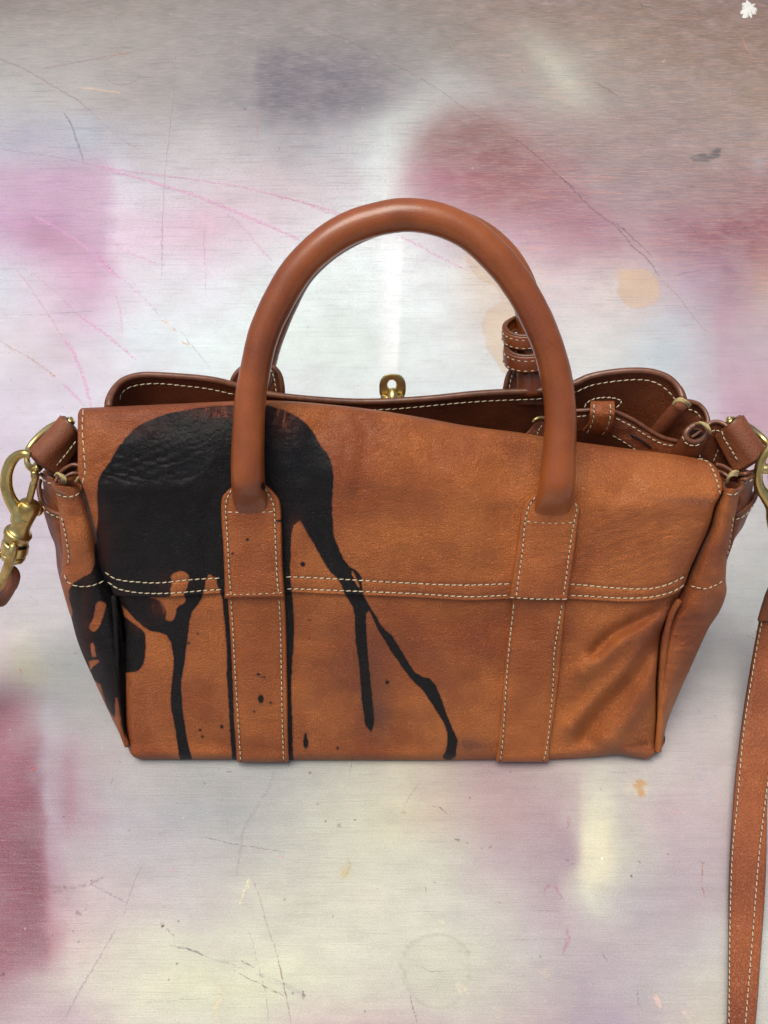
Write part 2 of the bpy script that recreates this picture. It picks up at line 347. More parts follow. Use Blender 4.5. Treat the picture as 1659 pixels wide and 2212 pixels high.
    # dried puddles
    def puddle(cx, cy, rx, ry, col, s, rim, sd):
        th = np.arctan2(y-cy, x-cx); r = np.hypot((x-cx)/rx, (y-cy)/ry) + .07*vnoise(th*1.6+9, th*0+sd, sd)
        over(s*(1-smooth(.93, 1.03, r)), col); over(rim*np.exp(-((r-1)/.04)**2), tuple(v*.86 for v in col))
    puddle(1381, 622, 46, 44, (214, 186, 158), .72, .25, 3)
    puddle(1352, 596, 22, 16, (216, 190, 162), .6, .1, 4)
    puddle(945, 2095, 74, 78, (196, 195, 176), .38, .45, 6)
    # the orange-beige run below the arch of the handle
    rv = [(1000, 530), (1012, 575), (1040, 605), (1078, 622), (1086, 650), (1052, 672), (1040, 700), (1050, 750), (1085, 800), (1120, 830), (1200, 820), (1150, 700), (1120, 620), (1050, 540)]
    over(.62*(1-smooth(-4, 1.5, polysd(x, y, rv)+wob*.3)), (214, 190, 164)); over(.3*np.exp(-((polysd(x, y, rv)+wob*.3)/1.6)**2), (190, 160, 136))
    over(.9*(1-smooth(-3, 1, polysd(x, y, [(1490,338),(1515,330),(1530,334),(1548,320),(1558,320),(1554,340),(1530,350),(1496,350)])+wob*.25)), (64, 72, 78))
    over(.5*g(1600, 285, 22, 18), (140, 134, 132)); over(.4*g(1640, 350, 12, 14), (190, 200, 216))
    sp = (1-smooth(-3, 1, polysd(x, y, [(1352,1684),(1400,1680),(1402,1715),(1385,1722),(1352,1716)])+wob*.4)); over(.5*sp, (212, 204, 182))
    over(.9*(1-smooth(-2, 1, polysd(x, y, [(1372,1684),(1390,1680),(1396,1696),(1386,1702),(1392,1718),(1384,1724),(1376,1706),(1370,1698)])+wob*.25)), (200, 156, 98))
    over(.5*g(1265, 1700, 3, 3), (200, 190, 180)); over(.55*g(745, 1885, 6, 9, 20), (202, 176, 120))
    return np.clip(c, 0, 255)

def board_material():
    m = N('sprayed_metal_board')
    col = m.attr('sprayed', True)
    brush = m.noise(42, 8, .72, m.coord((1, 26, 26))); brush2 = m.noise(150, 6, .7, m.coord((1, 14, 14)))
    grain = m.noise(1500, 2, .5); mott = m.noise(30, 6, .65); sp = m.noise(420, 3, .6)
    worn = m.attr('wear')
    col = m.mix(m.ramp(brush, .47, .70, 0, .26), col, m.mix(.5, col, srgb(120, 112, 108)))
    col = m.mix(m.math('MULTIPLY', m.ramp(brush2, .52, .72), m.math('MULTIPLY', worn, .6)), col, srgb(206, 146, 112))
    col = m.mix(m.math('MULTIPLY', m.ramp(brush, .47, .34), m.math('MULTIPLY', worn, .75)), col, srgb(104, 92, 92))
    col = m.mix(m.ramp(mott, .40, .72, 0, .22), col, srgb(160, 150, 152))
    col = m.mix(m.ramp(grain, .35, .75, 0, .28), col, srgb(108, 102, 106))
    col = m.mix(m.ramp(m.noise(1150, 3, .6), .48, .85, 0, .15), col, srgb(250, 244, 234))
    cb = m.noise(17, 7, .72, m.coord((1, 20, 20))); cb2 = m.noise(60, 5, .7, m.coord((1, 9, 9)))
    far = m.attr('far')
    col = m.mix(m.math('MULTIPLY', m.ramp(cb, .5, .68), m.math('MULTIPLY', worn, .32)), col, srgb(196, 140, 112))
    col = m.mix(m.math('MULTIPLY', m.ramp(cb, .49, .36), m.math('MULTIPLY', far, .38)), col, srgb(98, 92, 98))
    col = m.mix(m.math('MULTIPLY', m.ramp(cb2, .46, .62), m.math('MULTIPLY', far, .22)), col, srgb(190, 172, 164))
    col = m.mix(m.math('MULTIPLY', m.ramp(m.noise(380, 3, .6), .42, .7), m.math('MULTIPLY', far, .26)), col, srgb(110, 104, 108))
    speck = m.math('MULTIPLY', m.ramp(m.vor(90, 'F1'), .0, .09, 1, 0), m.ramp(m.noise(25, 2), .5, .6))
    col = m.mix(m.math('MULTIPLY', speck, .8), col, srgb(86, 76, 76))
    speck2 = m.math('MULTIPLY', m.ramp(m.vor(37, 'F1'), .0, .035, 1, 0), m.ramp(m.noise(9, 2), .45, .55))
    col = m.mix(m.math('MULTIPLY', speck2, .9), col, srgb(240, 236, 228))
    hs = m.n('ShaderNodeBrightContrast'); m.l(col, hs.inputs[0]); hs.inputs[1].default_value = 0; hs.inputs[2].default_value = 0
    m.l(hs.outputs[0], m.b.inputs['Base Color'])
    m.l(m.ramp(mott, .3, .7, .42, .56), m.b.inputs['Roughness']); m.b.inputs['Specular IOR Level'].default_value = .4
    n1 = m.bump(brush, .4, .0006); n2 = m.bump(sp, .18, .0003, n1); m.l(n2, m.b.inputs['Normal'])
    return m.m
M_board = board_material()
BOARD_GAIN = 0.77
def spacing(lo, a, b, hi, n):
    return np.unique(np.r_[np.linspace(lo, a, 8), np.linspace(a, b, n), np.linspace(b, hi, 8)])
gx = np.unique(np.r_[np.linspace(-7, -1.3, 20), np.linspace(-1.28, -.58, 50), np.linspace(-.56, .56, 600), np.linspace(.58, 1.28, 50), np.linspace(1.3, 7, 20)])
yy_ = H0+40 - np.linspace(0, H0+90, 620)                      # finer rows close by
gy = np.unique(np.r_[np.linspace(-5, -1.1, 14), np.linspace(-1.05, -.15, 50), RZ(np.full(620, W0/2), yy_)[:, 1], np.linspace(1.2, 2.2, 40), np.linspace(2.4, 9, 20)])
X, Y = np.meshgrid(gx, gy); BP = np.stack([X, Y, 0*X + .0015*np.exp(-((X-.2)/.3)**2)*0], -1)
front = ((BP - CAM) @ Fv) > .05
bx, by = proj(np.where(front[..., None], BP, [0, 0, 0])); bx = np.clip(bx, -200, 1900); by = np.clip(np.where(front, by, 2300), -80, 2320)
def tolin(c):
    c = c/255.; return np.where(c <= .04045, c/12.92, ((c+.055)/1.055)**2.4)
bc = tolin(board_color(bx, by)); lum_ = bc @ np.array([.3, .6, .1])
bc = np.clip(lum_[..., None] + (bc-lum_[..., None])*1.06, .01, 1)
mott_ = 1 + .05*vnoise(bx/45, by/32, 71) + .035*vnoise(bx/18, by/11, 72) + .03*vnoise(bx/120, by/14, 73)
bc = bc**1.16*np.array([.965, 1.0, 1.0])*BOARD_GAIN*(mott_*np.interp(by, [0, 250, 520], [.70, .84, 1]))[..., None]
# beyond the measured part the sprayed colours simply go on
pal = tolin(np.array([(206, 204, 196), (204, 170, 186), (170, 150, 158), (214, 210, 188), (176, 120, 136), (160, 158, 162), (214, 220, 222)], float))*BOARD_GAIN
wx, wy = BP[..., 0], BP[..., 1]; q_ = .5+.5*np.clip(1.5*vnoise(wx/.13+9, wy/.11+4, 81)+.5*vnoise(wx/.05, wy/.05+3, 82), -1, 1); q_ = q_*5.99
k_ = np.floor(q_).astype(int); fr = (q_-k_)[..., None]; pc_ = pal[k_]*(1-fr)+pal[k_+1]*fr
ux, uy = proj(np.where(front[..., None], BP, [0, 0, 0])); uy = np.where(front, uy, 3000)
out_ = np.clip(np.maximum.reduce([smooth(0, 160, -ux), smooth(0, 160, ux-W0), smooth(0, 160, uy-H0), smooth(0, 40, -uy), 1.0*(~front)]), 0, 1)[..., None]
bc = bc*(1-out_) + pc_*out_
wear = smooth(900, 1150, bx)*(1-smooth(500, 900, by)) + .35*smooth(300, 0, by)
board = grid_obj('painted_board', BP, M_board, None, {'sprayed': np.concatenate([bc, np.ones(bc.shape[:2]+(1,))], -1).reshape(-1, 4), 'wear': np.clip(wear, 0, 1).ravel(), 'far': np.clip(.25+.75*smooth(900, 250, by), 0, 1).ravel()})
board['kind'] = 'structure'

# scratches and marks: thin strips of worn paint lying on the board
def scratch_mat():
    m = N('scratch_marks'); a = m.attr('mark', True)
    m.l(a, m.b.inputs['Base Color']); m.b.inputs['Roughness'].default_value = .6
    n = m.noise(500, 4, .7); o = m.attr('strength')
    m.l(m.math('MULTIPLY', o, m.ramp(n, .36, .60)), m.b.inputs['Alpha'])
    return m.m
M_scr = scratch_mat()
SV, SF, SC, SO = [], [], [], []; sn = 0
def stroke(pts, w, col, op, z=.00035, n=None):
    global sn
    p = cr(pts, n or max(8, int(np.sum(np.linalg.norm(np.diff(np.array(pts, float), axis=0), axis=1))/6)))
    p = p + rng.normal(0, .7, p.shape)
    k = len(p); T = np.gradient(p, axis=0); T /= np.linalg.norm(T, axis=1)[:, None]+1e-9; Nn = np.stack([-T[:, 1], T[:, 0]], 1)
    ww = w*(.6+.5*rng.random(k))*np.minimum(1, np.minimum(np.arange(k), np.arange(k)[::-1])/3+.25)
    rows = []
    for s, o in ((-1, 0), (-.4, 1), (.4, 1), (1, 0)):
        q = p + Nn*(s*ww)[:, None]; rows.append(RZ(q[:, 0], q[:, 1], z)); 
    V = np.stack(rows, 1).reshape(-1, 3); F = gridF(k, 4)
    SV.append(V); SF.append(F + sn); sn += len(V)
    L = tolin(np.array(col, float)); SC.append(np.tile(np.r_[L, 1], (len(V), 1))); SO.append(np.tile([0, op, op, 0], k))
PK = (200, 120, 170); GR = (110, 104, 112); BR = (132, 92, 86)
def cD(pts, ox, oy, s): return [(ox+a*s, oy+b*s) for a, b in pts]
tl = lambda *p: cD(p, 0, 0, .4997); tr = lambda *p: cD(p, 829.5, 0, .5); bl = lambda *p: cD(p, 0, 1592.6, .4997); br_ = lambda *p: cD(p, 829.5, 1592.6, .5); ml = lambda *p: cD(p, 0, 474.4, .3267)
for pts, w, col, op in [
    (tl((0, 255), (110, 300), (220, 365), (330, 430), (390, 480)), 3.2, (150, 120, 132), .5),
    (tl((390, 480), (500, 580), (620, 660)), 2, (160, 140, 150), .35),
    (tl((180, 295), (350, 265), (480, 240), (590, 220)), 2, (150, 120, 120), .5),
    (tl((480, 240), (560, 228)), 2.5, (214, 140, 100), .6),
    (tl((340, 380), (440, 390), (525, 405)), 2.2, (236, 196, 160), .7),
    (tl((458, 300), (455, 330), (490, 360), (540, 365), (590, 345), (608, 315)), 1.6, (140, 130, 132), .6),
    (tl((640, 60), (560, 45), (505, 70), (505, 100)), 1.4, (150, 142, 140), .5),
    (tl((1030, 40), (1080, 35), (1125, 60), (1120, 95), (1060, 105)), 1.4, (140, 134, 132), .45),
    (tl((760, 240), (750, 400), (735, 560), (715, 720), (705, 900), (700, 1160)), 1.6, (170, 140, 136), .55),
    (tl((275, 485), (310, 545), (340, 630), (360, 700)), 3.2, (120, 116, 132), .65),
    (tl((0, 645), (120, 660), (250, 680), (400, 712)), 1.8, (160, 132, 156), .5),
    (tl((400, 712), (560, 740), (800, 770), (1050, 810), (1300, 870), (1500, 930)), 2.2, (206, 140, 176), .6),
    (tl((430, 725), (600, 770), (830, 840), (980, 900), (1150, 970), (1300, 1040)), 3.4, (212, 140, 182), .62),
    (tl((980, 920), (1060, 990), (1130, 1080), (1180, 1130)), 2.6, (206, 156, 186), .5),
    (tl((1180, 845), (1290, 870), (1400, 910), (1480, 935)), 2.4, (206, 136, 170), .6),
    (tl((1330, 100), (1450, 150), (1560, 200), (1659, 255)), 1.8, (136, 116, 120), .6),
    (tl((1110, 470), (1113, 600)), 1.6, (196, 150, 136), .6), (tl((880, 980), (885, 1150)), 1.4, (176, 150, 160), .4),
    (tl((150, 935), (300, 1020), (430, 1120), (500, 1200)), 4, (226, 170, 212), .5),
    (tl((440, 1020), (560, 1090), (680, 1140)), 3, (222, 170, 206), .5),
    (tr((0, 255), (100, 305), (240, 390), (340, 460), (470, 540), (560, 590)), 1.4, (146, 112, 118), .55),
    (tr((560, 590), (680, 690), (780, 780), (830, 815)), 2, (130, 84, 96), .7),
    (tr((760, 760), (900, 900), (1010, 985), (1080, 1070), (1140, 1120), (1190, 1195)), 2.6, (120, 96, 110), .75),
    (tr((1000, 960), (1100, 1050), (1160, 1110)), 1.8, (104, 96, 104), .7),
    (tr((1200, 1210), (1280, 1290), (1330, 1360), (1400, 1440)), 1.8, (184, 140, 136), .5),
    (tr((905, 350), (960, 380), (1010, 415)), 2.2, (140, 112, 100), .7),
    (tr((1095, 0), (1110, 22), (1150, 30), (1180, 45)), 1.6, (70, 70, 72), .7),
    (tr((1540, 150), (1570, 210), (1600, 260)), 1.2, (206, 160, 110), .7),
    (tr((1430, 690), (1480, 730), (1530, 770)), 2.6, (150, 120, 132), .5),
    (tr((1310, 960), (1370, 1030)), 1.6, (110, 110, 134), .6), (tr((1250, 1190), (1300, 1180), (1380, 1165)), 1.4, (130, 110, 134), .5),
    (tr((60, 1015), (160, 1065), (260, 1120), (360, 1165)), 2.6, (214, 150, 190), .65),
    (tr((1000, 410), (960, 385)), 1.6, (150, 110, 100), .6),
    (tr((1030, 985), (1045, 990)), 4, (96, 76, 66), .7), (tr((870, 760), (1010, 770)), 2.4, (222, 156, 136), .5), (tr((860, 830), (1030, 835)), 2.2, (222, 156, 136), .5),
    (ml((110, 330), (190, 440), (270, 560), (340, 660), (420, 790)), 2.4, (206, 160, 156), .5),
    (ml((420, 790), (480, 870), (540, 1010), (580, 1150), (600, 1240)), 4, (214, 150, 190), .8),
    (ml((200, 340), (300, 420), (400, 510), (520, 630)), 2, (206, 170, 176), .5),
    (ml((520, 630), (660, 730), (800, 840), (900, 930)), 3, (214, 150, 186), .7),
    (ml((0, 800), (80, 850), (220, 930), (330, 1010), (370, 1045)), 2, (190, 150, 130), .6),
    (ml((410, 1075), (480, 1150), (560, 1230)), 3.4, (214, 150, 190), .75),
    (ml((330, 1005), (370, 1045)), 2.6, (226, 150, 106), .7), (ml((1060, 660), (1120, 690)), 2.4, (236, 176, 120), .7), (ml((1140, 715), (1170, 740)), 2.4, (226, 160, 110), .7), (ml((1200, 800), (1260, 840)), 3, (226, 160, 100), .7),
    (ml((630, 220), (740, 340), (800, 395)), 2.6, (222, 150, 196), .6), (ml((760, 480), (800, 640), (806, 770)), 2, (214, 150, 176), .55),
    (ml((820, 400), (950, 520), (1050, 630)), 2.8, (206, 170, 196), .5),
    (ml((0, 625), (300, 625), (660, 595)), 1.2, (170, 160, 170), .5), (ml((1070, 0), (1070, 400)), 1.4, (186, 150, 170), .5), (ml((1355, 0), (1360, 500)), 1.2, (190, 166, 180), .4),
    (ml((1180, 720), (1290, 860), (1400, 990)), 1.4, (140, 140, 150), .5),
    (bl((615, 545), (570, 650), (530, 780)), 2.4, (160, 140, 140), .55), (bl((500, 830), (430, 950), (340, 1100), (265, 1239)), 2.8, (150, 140, 148), .6),
    (bl((870, 428), (1000, 460), (1120, 478), (1235, 495)), 1.4, (120, 110, 108), .7),
    (bl((735, 898), (820, 918), (895, 950)), 3, (96, 108, 116), .9), (bl((695, 805), (708, 818)), 7, (110, 66, 52), .9), (bl((715, 825), (755, 862)), 3, (150, 140, 136), .7),
    (bl((900, 955), (980, 975), (1060, 1005)), 1.4, (130, 130, 128), .5), (bl((1005, 1005), (1110, 1060), (1225, 1118)), 2, (110, 92, 84), .85),
    (bl((1040, 965), (1100, 995)), 3, (110, 106, 108), .7), (bl((1110, 1020), (1200, 1060), (1310, 1110)), 5, (176, 170, 168), .5),
    (bl((1310, 1095), (1308, 1135)), 6, (110, 90, 96), .9),
    (bl((1085, 600), (1060, 660), (1035, 725)), 4, (232, 222, 180), .8), (bl((1085, 600), (1120, 690), (1150, 800), (1200, 950), (1230, 1090), (1260, 1239)), 1.8, (170, 136, 128), .6),
    (bl((1195, 930), (1225, 1060), (1250, 1180)), 1.8, (150, 110, 104), .7), (bl((1075, 830), (1110, 960), (1150, 1130), (1160, 1239)), 1.3, (176, 170, 160), .6),
    (bl((945, 1060), (950, 1130), (925, 1180), (955, 1239)), 7, (228, 208, 176), .55), (bl((605, 1145), (800, 1135), (900, 1130)), 1.2, (150, 160, 140), .5),
    (bl((1510, 175), (1520, 110)), 1.4, (110, 110, 120), .7), (bl((490, 170), (478, 205)), 1.4, (130, 100, 100), .7),
    (bl((1130, 270), (1090, 330), (1050, 400), (1040, 470), (1020, 600)), 4, (160, 150, 150), .45), (bl((1180, 140), (1170, 200), (1130, 270)), 5, (150, 150, 150), .45),
    (bl((200, 640), (300, 650), (380, 635), (450, 605)), 6, (140, 120, 118), .45), (bl((230, 670), (280, 650)), 7, (130, 124, 126), .5), (bl((400, 640), (480, 680), (550, 715)), 3.5, (150, 144, 150), .5),
    (bl((325, 750), (350, 770)), 6, (130, 110, 104), .55), (bl((750, 560), (742, 580)), 3, (226, 150, 206), .9), (bl((1205, 515), (1230, 522)), 2.4, (226, 160, 190), .8),
    (bl((1455, 378), (1472, 390)), 5, (84, 60, 52), .9), (bl((1404, 360), (1410, 365)), 3.5, (96, 80, 72), .8), (bl((1530, 355), (1535, 360)), 3, (110, 96, 88), .8), (bl((1370, 285), (1375, 290)), 2.6, (110, 80, 70), .8), (bl((1338, 145), (1342, 160)), 3.6, (130, 80, 60), .85),
    (bl((880, 195), (886, 202)), 3.8, (80, 80, 84), .8), (bl((975, 150), (1005, 148)), 2.4, (120, 100, 100), .7), (bl((1505, 520), (1510, 560), (1490, 600)), 3, (190, 170, 120), .6),
    (bl((0, 1030), (20, 1020)), 6, (84, 60, 70), .8), (bl((138, 120), (146, 150)), 4, (196, 100, 90), .8), (bl((0, 730), (200, 715)), 1.0, (130, 80, 90), .4),
    (br_((210, 296), (245, 305), (276, 334)), 2, (140, 96, 76), .85), (br_((165, 180), (120, 240), (85, 300)), 1.4, (160, 150, 140), .6), (br_((75, 320), (95, 330)), 3, (176, 130, 100), .7),
    (br_((305, 438), (330, 446)), 4.5, (96, 100, 96), .7), (br_((355, 455), (362, 460)), 3, (140, 90, 90), .7), (br_((450, 480), (468, 465)), 2.4, (110, 100, 100), .7),
    (br_((690, 680), (700, 650), (730, 640), (760, 680), (765, 700)), 3, (176, 106, 132), .6), (br_((790, 820), (795, 870), (770, 940)), 5, (176, 110, 132), .5), (br_((640, 750), (760, 750)), 1.4, (130, 100, 100), .6), (br_((800, 340), (795, 400)), 4, (176, 110, 140), .4),
    (br_((788, 525), (796, 535)), 4, (80, 78, 86), .9), (br_((810, 545), (818, 550)), 3, (100, 90, 96), .7), (br_((1095, 525), (1106, 542)), 2.6, (70, 50, 48), .9), (br_((1065, 592), (1072, 605)), 4, (76, 60, 68), .9),
    (br_((1378, 540), (1375, 620), (1382, 690)), 2.6, (166, 106, 76), .85), (br_((1365, 535), (1385, 545)), 3.4, (120, 96, 80), .7),
    (br_((175, 630), (185, 690)), 1.4, (150, 130, 130), .7), (br_((110, 1110), (130, 1180), (145, 1239)), 2.4, (110, 90, 96), .7), (br_((940, 925), (970, 975)), 1.4, (110, 96, 110), .7), (br_((1095, 1080), (1100, 1165)), 1.6, (90, 80, 96), .7),
    (br_((1170, 1105), (1195, 1170)), 9, (222, 190, 180), .8), (br_((1290, 1180), (1320, 1220)), 9, (222, 200, 186), .6), (br_((1330, 1090), (1340, 1239)), 7, (196, 190, 172), .5), (br_((680, 1000), (710, 1040)), 14, (206, 190, 172), .5), (br_((480, 1160), (510, 1220)), 9, (216, 200, 186), .5),
    (br_((310, 1060), (370, 1110)), 14, (214, 206, 184), .7), (br_((210, 810), (265, 800)), 9, (216, 214, 190), .6), (br_((160, 990), (200, 1010), (280, 1010)), 2, (150, 150, 140), .5),
    ([(40, 1448), (48, 1452)], 8, (226, 186, 176), .8), ([(1480, 1452), (1492, 1450)], 2.6, (150, 100, 90), .8),
    (br_((1410, 230), (1400, 260), (1425, 300)), 7, (170, 176, 186), .45), (br_((1380, 130), (1370, 190)), 9, (176, 180, 190), .4), (br_((1240, 320), (1280, 325)), 8, (206, 160, 170), .4),
]:
    pink = col[0] > 175
    stroke(pts, w*(1.5 if pink else 1.1), tuple(min(255, c_+(8 if pink else 10)) for c_ in col), op*(.6 if pink else .72))
for _ in range(46):   # hairline scuffs with the brushing
    a, b = rng.uniform(0, 1659), rng.uniform(0, 2212); L = rng.uniform(25, 130)
    stroke([(a, b), (a+L/2, b+rng.normal(0, 1.5)), (a+L, b+rng.normal(0, 2))], .8, (130, 120, 122), rng.uniform(.15, .45))
for _ in range(90):   # tiny flecks
    a, b = rng.uniform(0, 1659), rng.uniform(1500, 2212) if rng.random() < .6 else rng.uniform(0, 1600); L = rng.uniform(2, 8); t = rng.uniform(0, 6.28)
    stroke([(a, b), (a+L*.5*cos(t), b+L*.5*sin(t)), (a+L*cos(t), b+L*sin(t))], rng.uniform(.8, 2.2), (110, 94, 92) if rng.random() < .7 else (236, 228, 220), rng.uniform(.4, .8), n=6)
mesh_obj('scratch_marks', np.vstack(SV), np.vstack(SF), M_scr, board, {'mark': np.vstack(SC), 'strength': np.concatenate(SO)}, kind='stuff')
# a blob of dried white paint standing on the board
th = np.linspace(0, 2*pi, 40, endpoint=False); rr = np.linspace(0, 1, 9)
rad = 1 + .14*np.sin(3*th+1) + .13*np.sin(7*th) + .13*np.sin(11*th+2) + .08*np.sin(17*th)
bxp = 1616 + 16*rr[:, None]*rad*np.cos(th); byp = 22 + 17*rr[:, None]*rad*np.sin(th)
hz = .0030*np.sqrt(np.clip(1-rr[:, None]**2, 0, 1))*(1+.5*vnoise(bxp/4, byp/4, 9)) + .0004
hz[-1] = 0.0002
blobP = RZ(bxp, byp, 0); blobP[..., 2] = hz
blob = mesh_obj('dried_paint_blob', blobP, gridF(9, 40, True), simple('white_paint', (206, 206, 200), .6, 0, .12, 900, .6), board)

# ------------------------------------------------------------------ black paint thrown over the satchel
c1 = lambda *p: cD(p, 0, 779.4, .4085); c3 = lambda *p: cD(p, 0, 847.1, .2297); c5 = lambda *p: cD(p, 101.7, 1152.1, .3472); c6 = lambda *p: cD(p, 576.0, 1084.3, .3472)
c8 = lambda *p: cD(p, 474.4, 406.6, .4902); c7 = lambda *p: cD(p, 406.6, 1016.6, .1634); c2 = lambda *p: cD(p, 1050.4, 643.8, .3668); c4 = lambda *p: cD(p, 1118.2, 1118.2, .3260); c26 = lambda *p: cD(p, 1219.9, 813.2, .2647)
blobA = (c1((1240, 238), (1150, 238), (1050, 250), (960, 265), (870, 285), (770, 325), (700, 370), (650, 430), (610, 480), (580, 540), (535, 600), (517, 650), (515, 750), (520, 850), (510, 900), (495, 960)) + [(190, 1180), (190, 1290)]
   + c5((370, 395), (410, 400), (485, 465), (520, 505), (565, 550), (600, 580), (640, 605), (720, 622), (760, 650), (780, 720), (790, 800), (780, 900), (770, 1000), (775, 1100), (795, 1200), (810, 1300), (840, 1440), (905, 1440), (875, 1300), (850, 1150), (835, 1000), (835, 900), (850, 830), (865, 720), (880, 600), (895, 500), (940, 440), (968, 390), (975, 365), (985, 295), (1012, 250), (1058, 288), (1066, 365), (1088, 370), (1100, 500), (1113, 650), (1120, 800), (1118, 900), (1128, 1000), (1135, 1150), (1143, 1300), (1158, 1440), (1180, 1440), (1165, 1200), (1153, 900), (1140, 600), (1135, 400))
   + [(520, 1291), (600, 1291)] + c5((1500, 1440), (1532, 1440), (1526, 1300), (1527, 1200), (1518, 1000), (1522, 850), (1532, 700), (1536, 560), (1525, 400), (1512, 270), (1510, 120))
   + c6((145, 400), (150, 280), (152, 200), (178, 125), (215, 118), (240, 170), (265, 215), (300, 270), (350, 360), (400, 440), (455, 487), (475, 550), (510, 610), (545, 680), (550, 780), (555, 880), (575, 1000), (590, 1200), (605, 1330), (618, 1405), (640, 1428), (665, 1415), (668, 1350), (655, 1200), (640, 1050), (625, 880), (618, 750), (622, 665), (650, 700), (695, 800), (740, 870), (790, 950), (840, 1020), (900, 1100), (960, 1160), (1000, 1210), (1050, 1290), (1100, 1370), (1125, 1440), (1120, 1530), (1095, 1602), (1165, 1606), (1180, 1540), (1190, 1490), (1160, 1420), (1120, 1320), (1085, 1220), (1060, 1160), (1022, 1102), (980, 1083), (950, 1085), (900, 1030), (840, 930), (770, 820), (720, 785), (680, 710), (640, 650), (622, 615), (600, 575), (592, 540), (590, 470), (555, 425), (515, 405), (480, 360), (440, 270), (415, 200), (410, 100), (405, 0))
   + c8((500, 1310), (500, 1250), (480, 1180), (440, 1130), (410, 1070), (360, 1020), (300, 985), (240, 965), (195, 955)))
orangeA = c5((762, 350), (778, 305), (768, 262), (800, 240), (852, 238), (884, 270), (875, 330), (852, 375), (862, 405), (858, 430), (812, 462), (800, 510), (782, 545), (735, 538), (740, 500), (720, 440), (665, 405), (620, 400), (700, 396), (765, 392))
lobe = c5((485, 520), (560, 580), (600, 610), (612, 660), (606, 780), (575, 845), (530, 862), (470, 830), (440, 500))
slit = c6((527, 425), (540, 432), (560, 470), (580, 520), (583, 545), (560, 520), (540, 480), (528, 450))
def sm(p, k=3): q = cr(list(p)+[p[0]], len(p)*k); return q[:-1]
blobA = sm(blobA, 2); orangeA = sm(orangeA); lobe = sm(lobe, 4)
def disc(cx, cy, rx, ry): return lambda x, y: (np.hypot((x-cx)/rx, (y-cy)/ry)-1)*min(rx, ry)
spots = [disc(654, 1218.5, 5, 5.4), disc(533.7, 1165.8, 3.6, 3.6), disc(560, 1176.5, 2.6, 2.6), disc(502.5, 1196, 3.2, 3.2), disc(563.5, 1510, 6, 9.5), disc(661, 1604, 5.5, 12), disc(660, 1592, 3.5, 7),
         disc(558, 1457, 4, 3), disc(569, 1463, 4, 2.6), disc(584, 1518, 3, 2), disc(835.7, 1474, 3.6, 4), disc(479, 1570, 3.4, 4), disc(436.8, 1591, 2.6, 3), disc(408, 1389.5, 2.4, 2.6), disc(427, 1369, 1.8, 2), disc(432, 1577, 2, 2),
         disc(668, 1339, 2, 1.6), disc(604, 1125, 9, 2.4), disc(549, 1537, 2.4, 2.4), disc(729, 1616, 2.4, 3), disc(667, 1378, 2, 1.6), disc(584, 1518, 2, 3)]
def paint_panel(x, y):
    d = polysd(x, y, blobA); d = np.maximum(d, -polysd(x, y, orangeA)); d = np.minimum(d, polysd(x, y, lobe)); d = np.maximum(d, -polysd(x, y, slit))
    for s in spots[:1] + spots[5:7] + spots[10:17] + spots[19:21]: d = np.minimum(d, s(x, y))
    return np.clip(d, -30, 30)
def paint_strap(x, y):
    d = np.full(np.shape(x), 30.)
    for s in spots[1:5] + spots[7:10] + spots[17:19] + spots[21:]: d = np.minimum(d, s(x, y))
    return d
def thin_panel(x, y):
    g = lambda cx, cy, sx, sy: np.exp(-.5*(((x-cx)/sx)**2+((y-cy)/sy)**2))
    return np.clip(1.0*g(470, 888, 45, 12) + .9*g(612, 902, 24, 26) + .35*g(300, 925, 40, 14) + .45*g(220, 1180, 14, 60) + .9*g(345, 1312, 14, 16) + .8*g(640, 1140, 10, 18) + .5*g(300, 1352, 14, 10) + .4*g(370, 1258, 26, 16)+.25*g(240, 1290, 40, 12), 0, 1)
def zero(x, y): return np.zeros(np.shape(x))
def none(x, y): return np.full(np.shape(x), 30.)
gusA = (c3((1020, 1400), (898, 1380), (892, 1500), (888, 1650), (820, 1730), (720, 1760), (690, 1800), (655, 1850), (640, 1900), (660, 1980), (680, 2050), (690, 2110)) + c5((165, 520), (120, 545), (150, 640), (250, 900), (290, 930), (312, 905), (335, 950), (360, 1040), (400, 1130), (420, 1150), (424, 1020), (432, 1000), (450, 1100), (470, 1250), (520, 1330), (600, 1300), (600, 300)))
gorA = [c5((318, 420), (350, 425), (368, 450), (345, 530), (320, 590), (292, 612), (262, 590), (268, 560), (290, 520), (300, 450)), c5((268, 690), (288, 680), (302, 740), (306, 768), (280, 768), (272, 730)), c5((255, 792), (318, 785), (322, 805), (295, 822), (270, 850), (262, 820))]
gusA = sm(gusA, 2); gorA = [sm(q, 4) for q in gorA]
def paint_gusset(x, y):
    d = polysd(x, y, gusA)
    for q in gorA: d = np.maximum(d, -polysd(x, y, q))
    return np.clip(d, -30, 30)
def dark_tone_panel(x, y):  # darker patches beside the drips, along the right crease and at the foot
    g = lambda cx, cy, sx, sy, s=1: s*np.exp(-.5*(((x-cx)/sx)**2+((y-cy)/sy)**2))
    return np.clip(g(815, 1545, 22, 30, .6)+g(800, 1440, 30, 60, .35)+g(1020, 1610, 26, 12, .6)+g(1350, 1625, 60, 14, .5)+g(1500, 1083, 60, 7, .55)+g(1120, 1000, 20, 60, .15)+g(720, 1360, 60, 90, .10)+g(690, 1500, 40, 60, .12)+g(1385, 1560, 40, 60, .15)+g(960, 1420, 60, 50, .15), 0, 1)

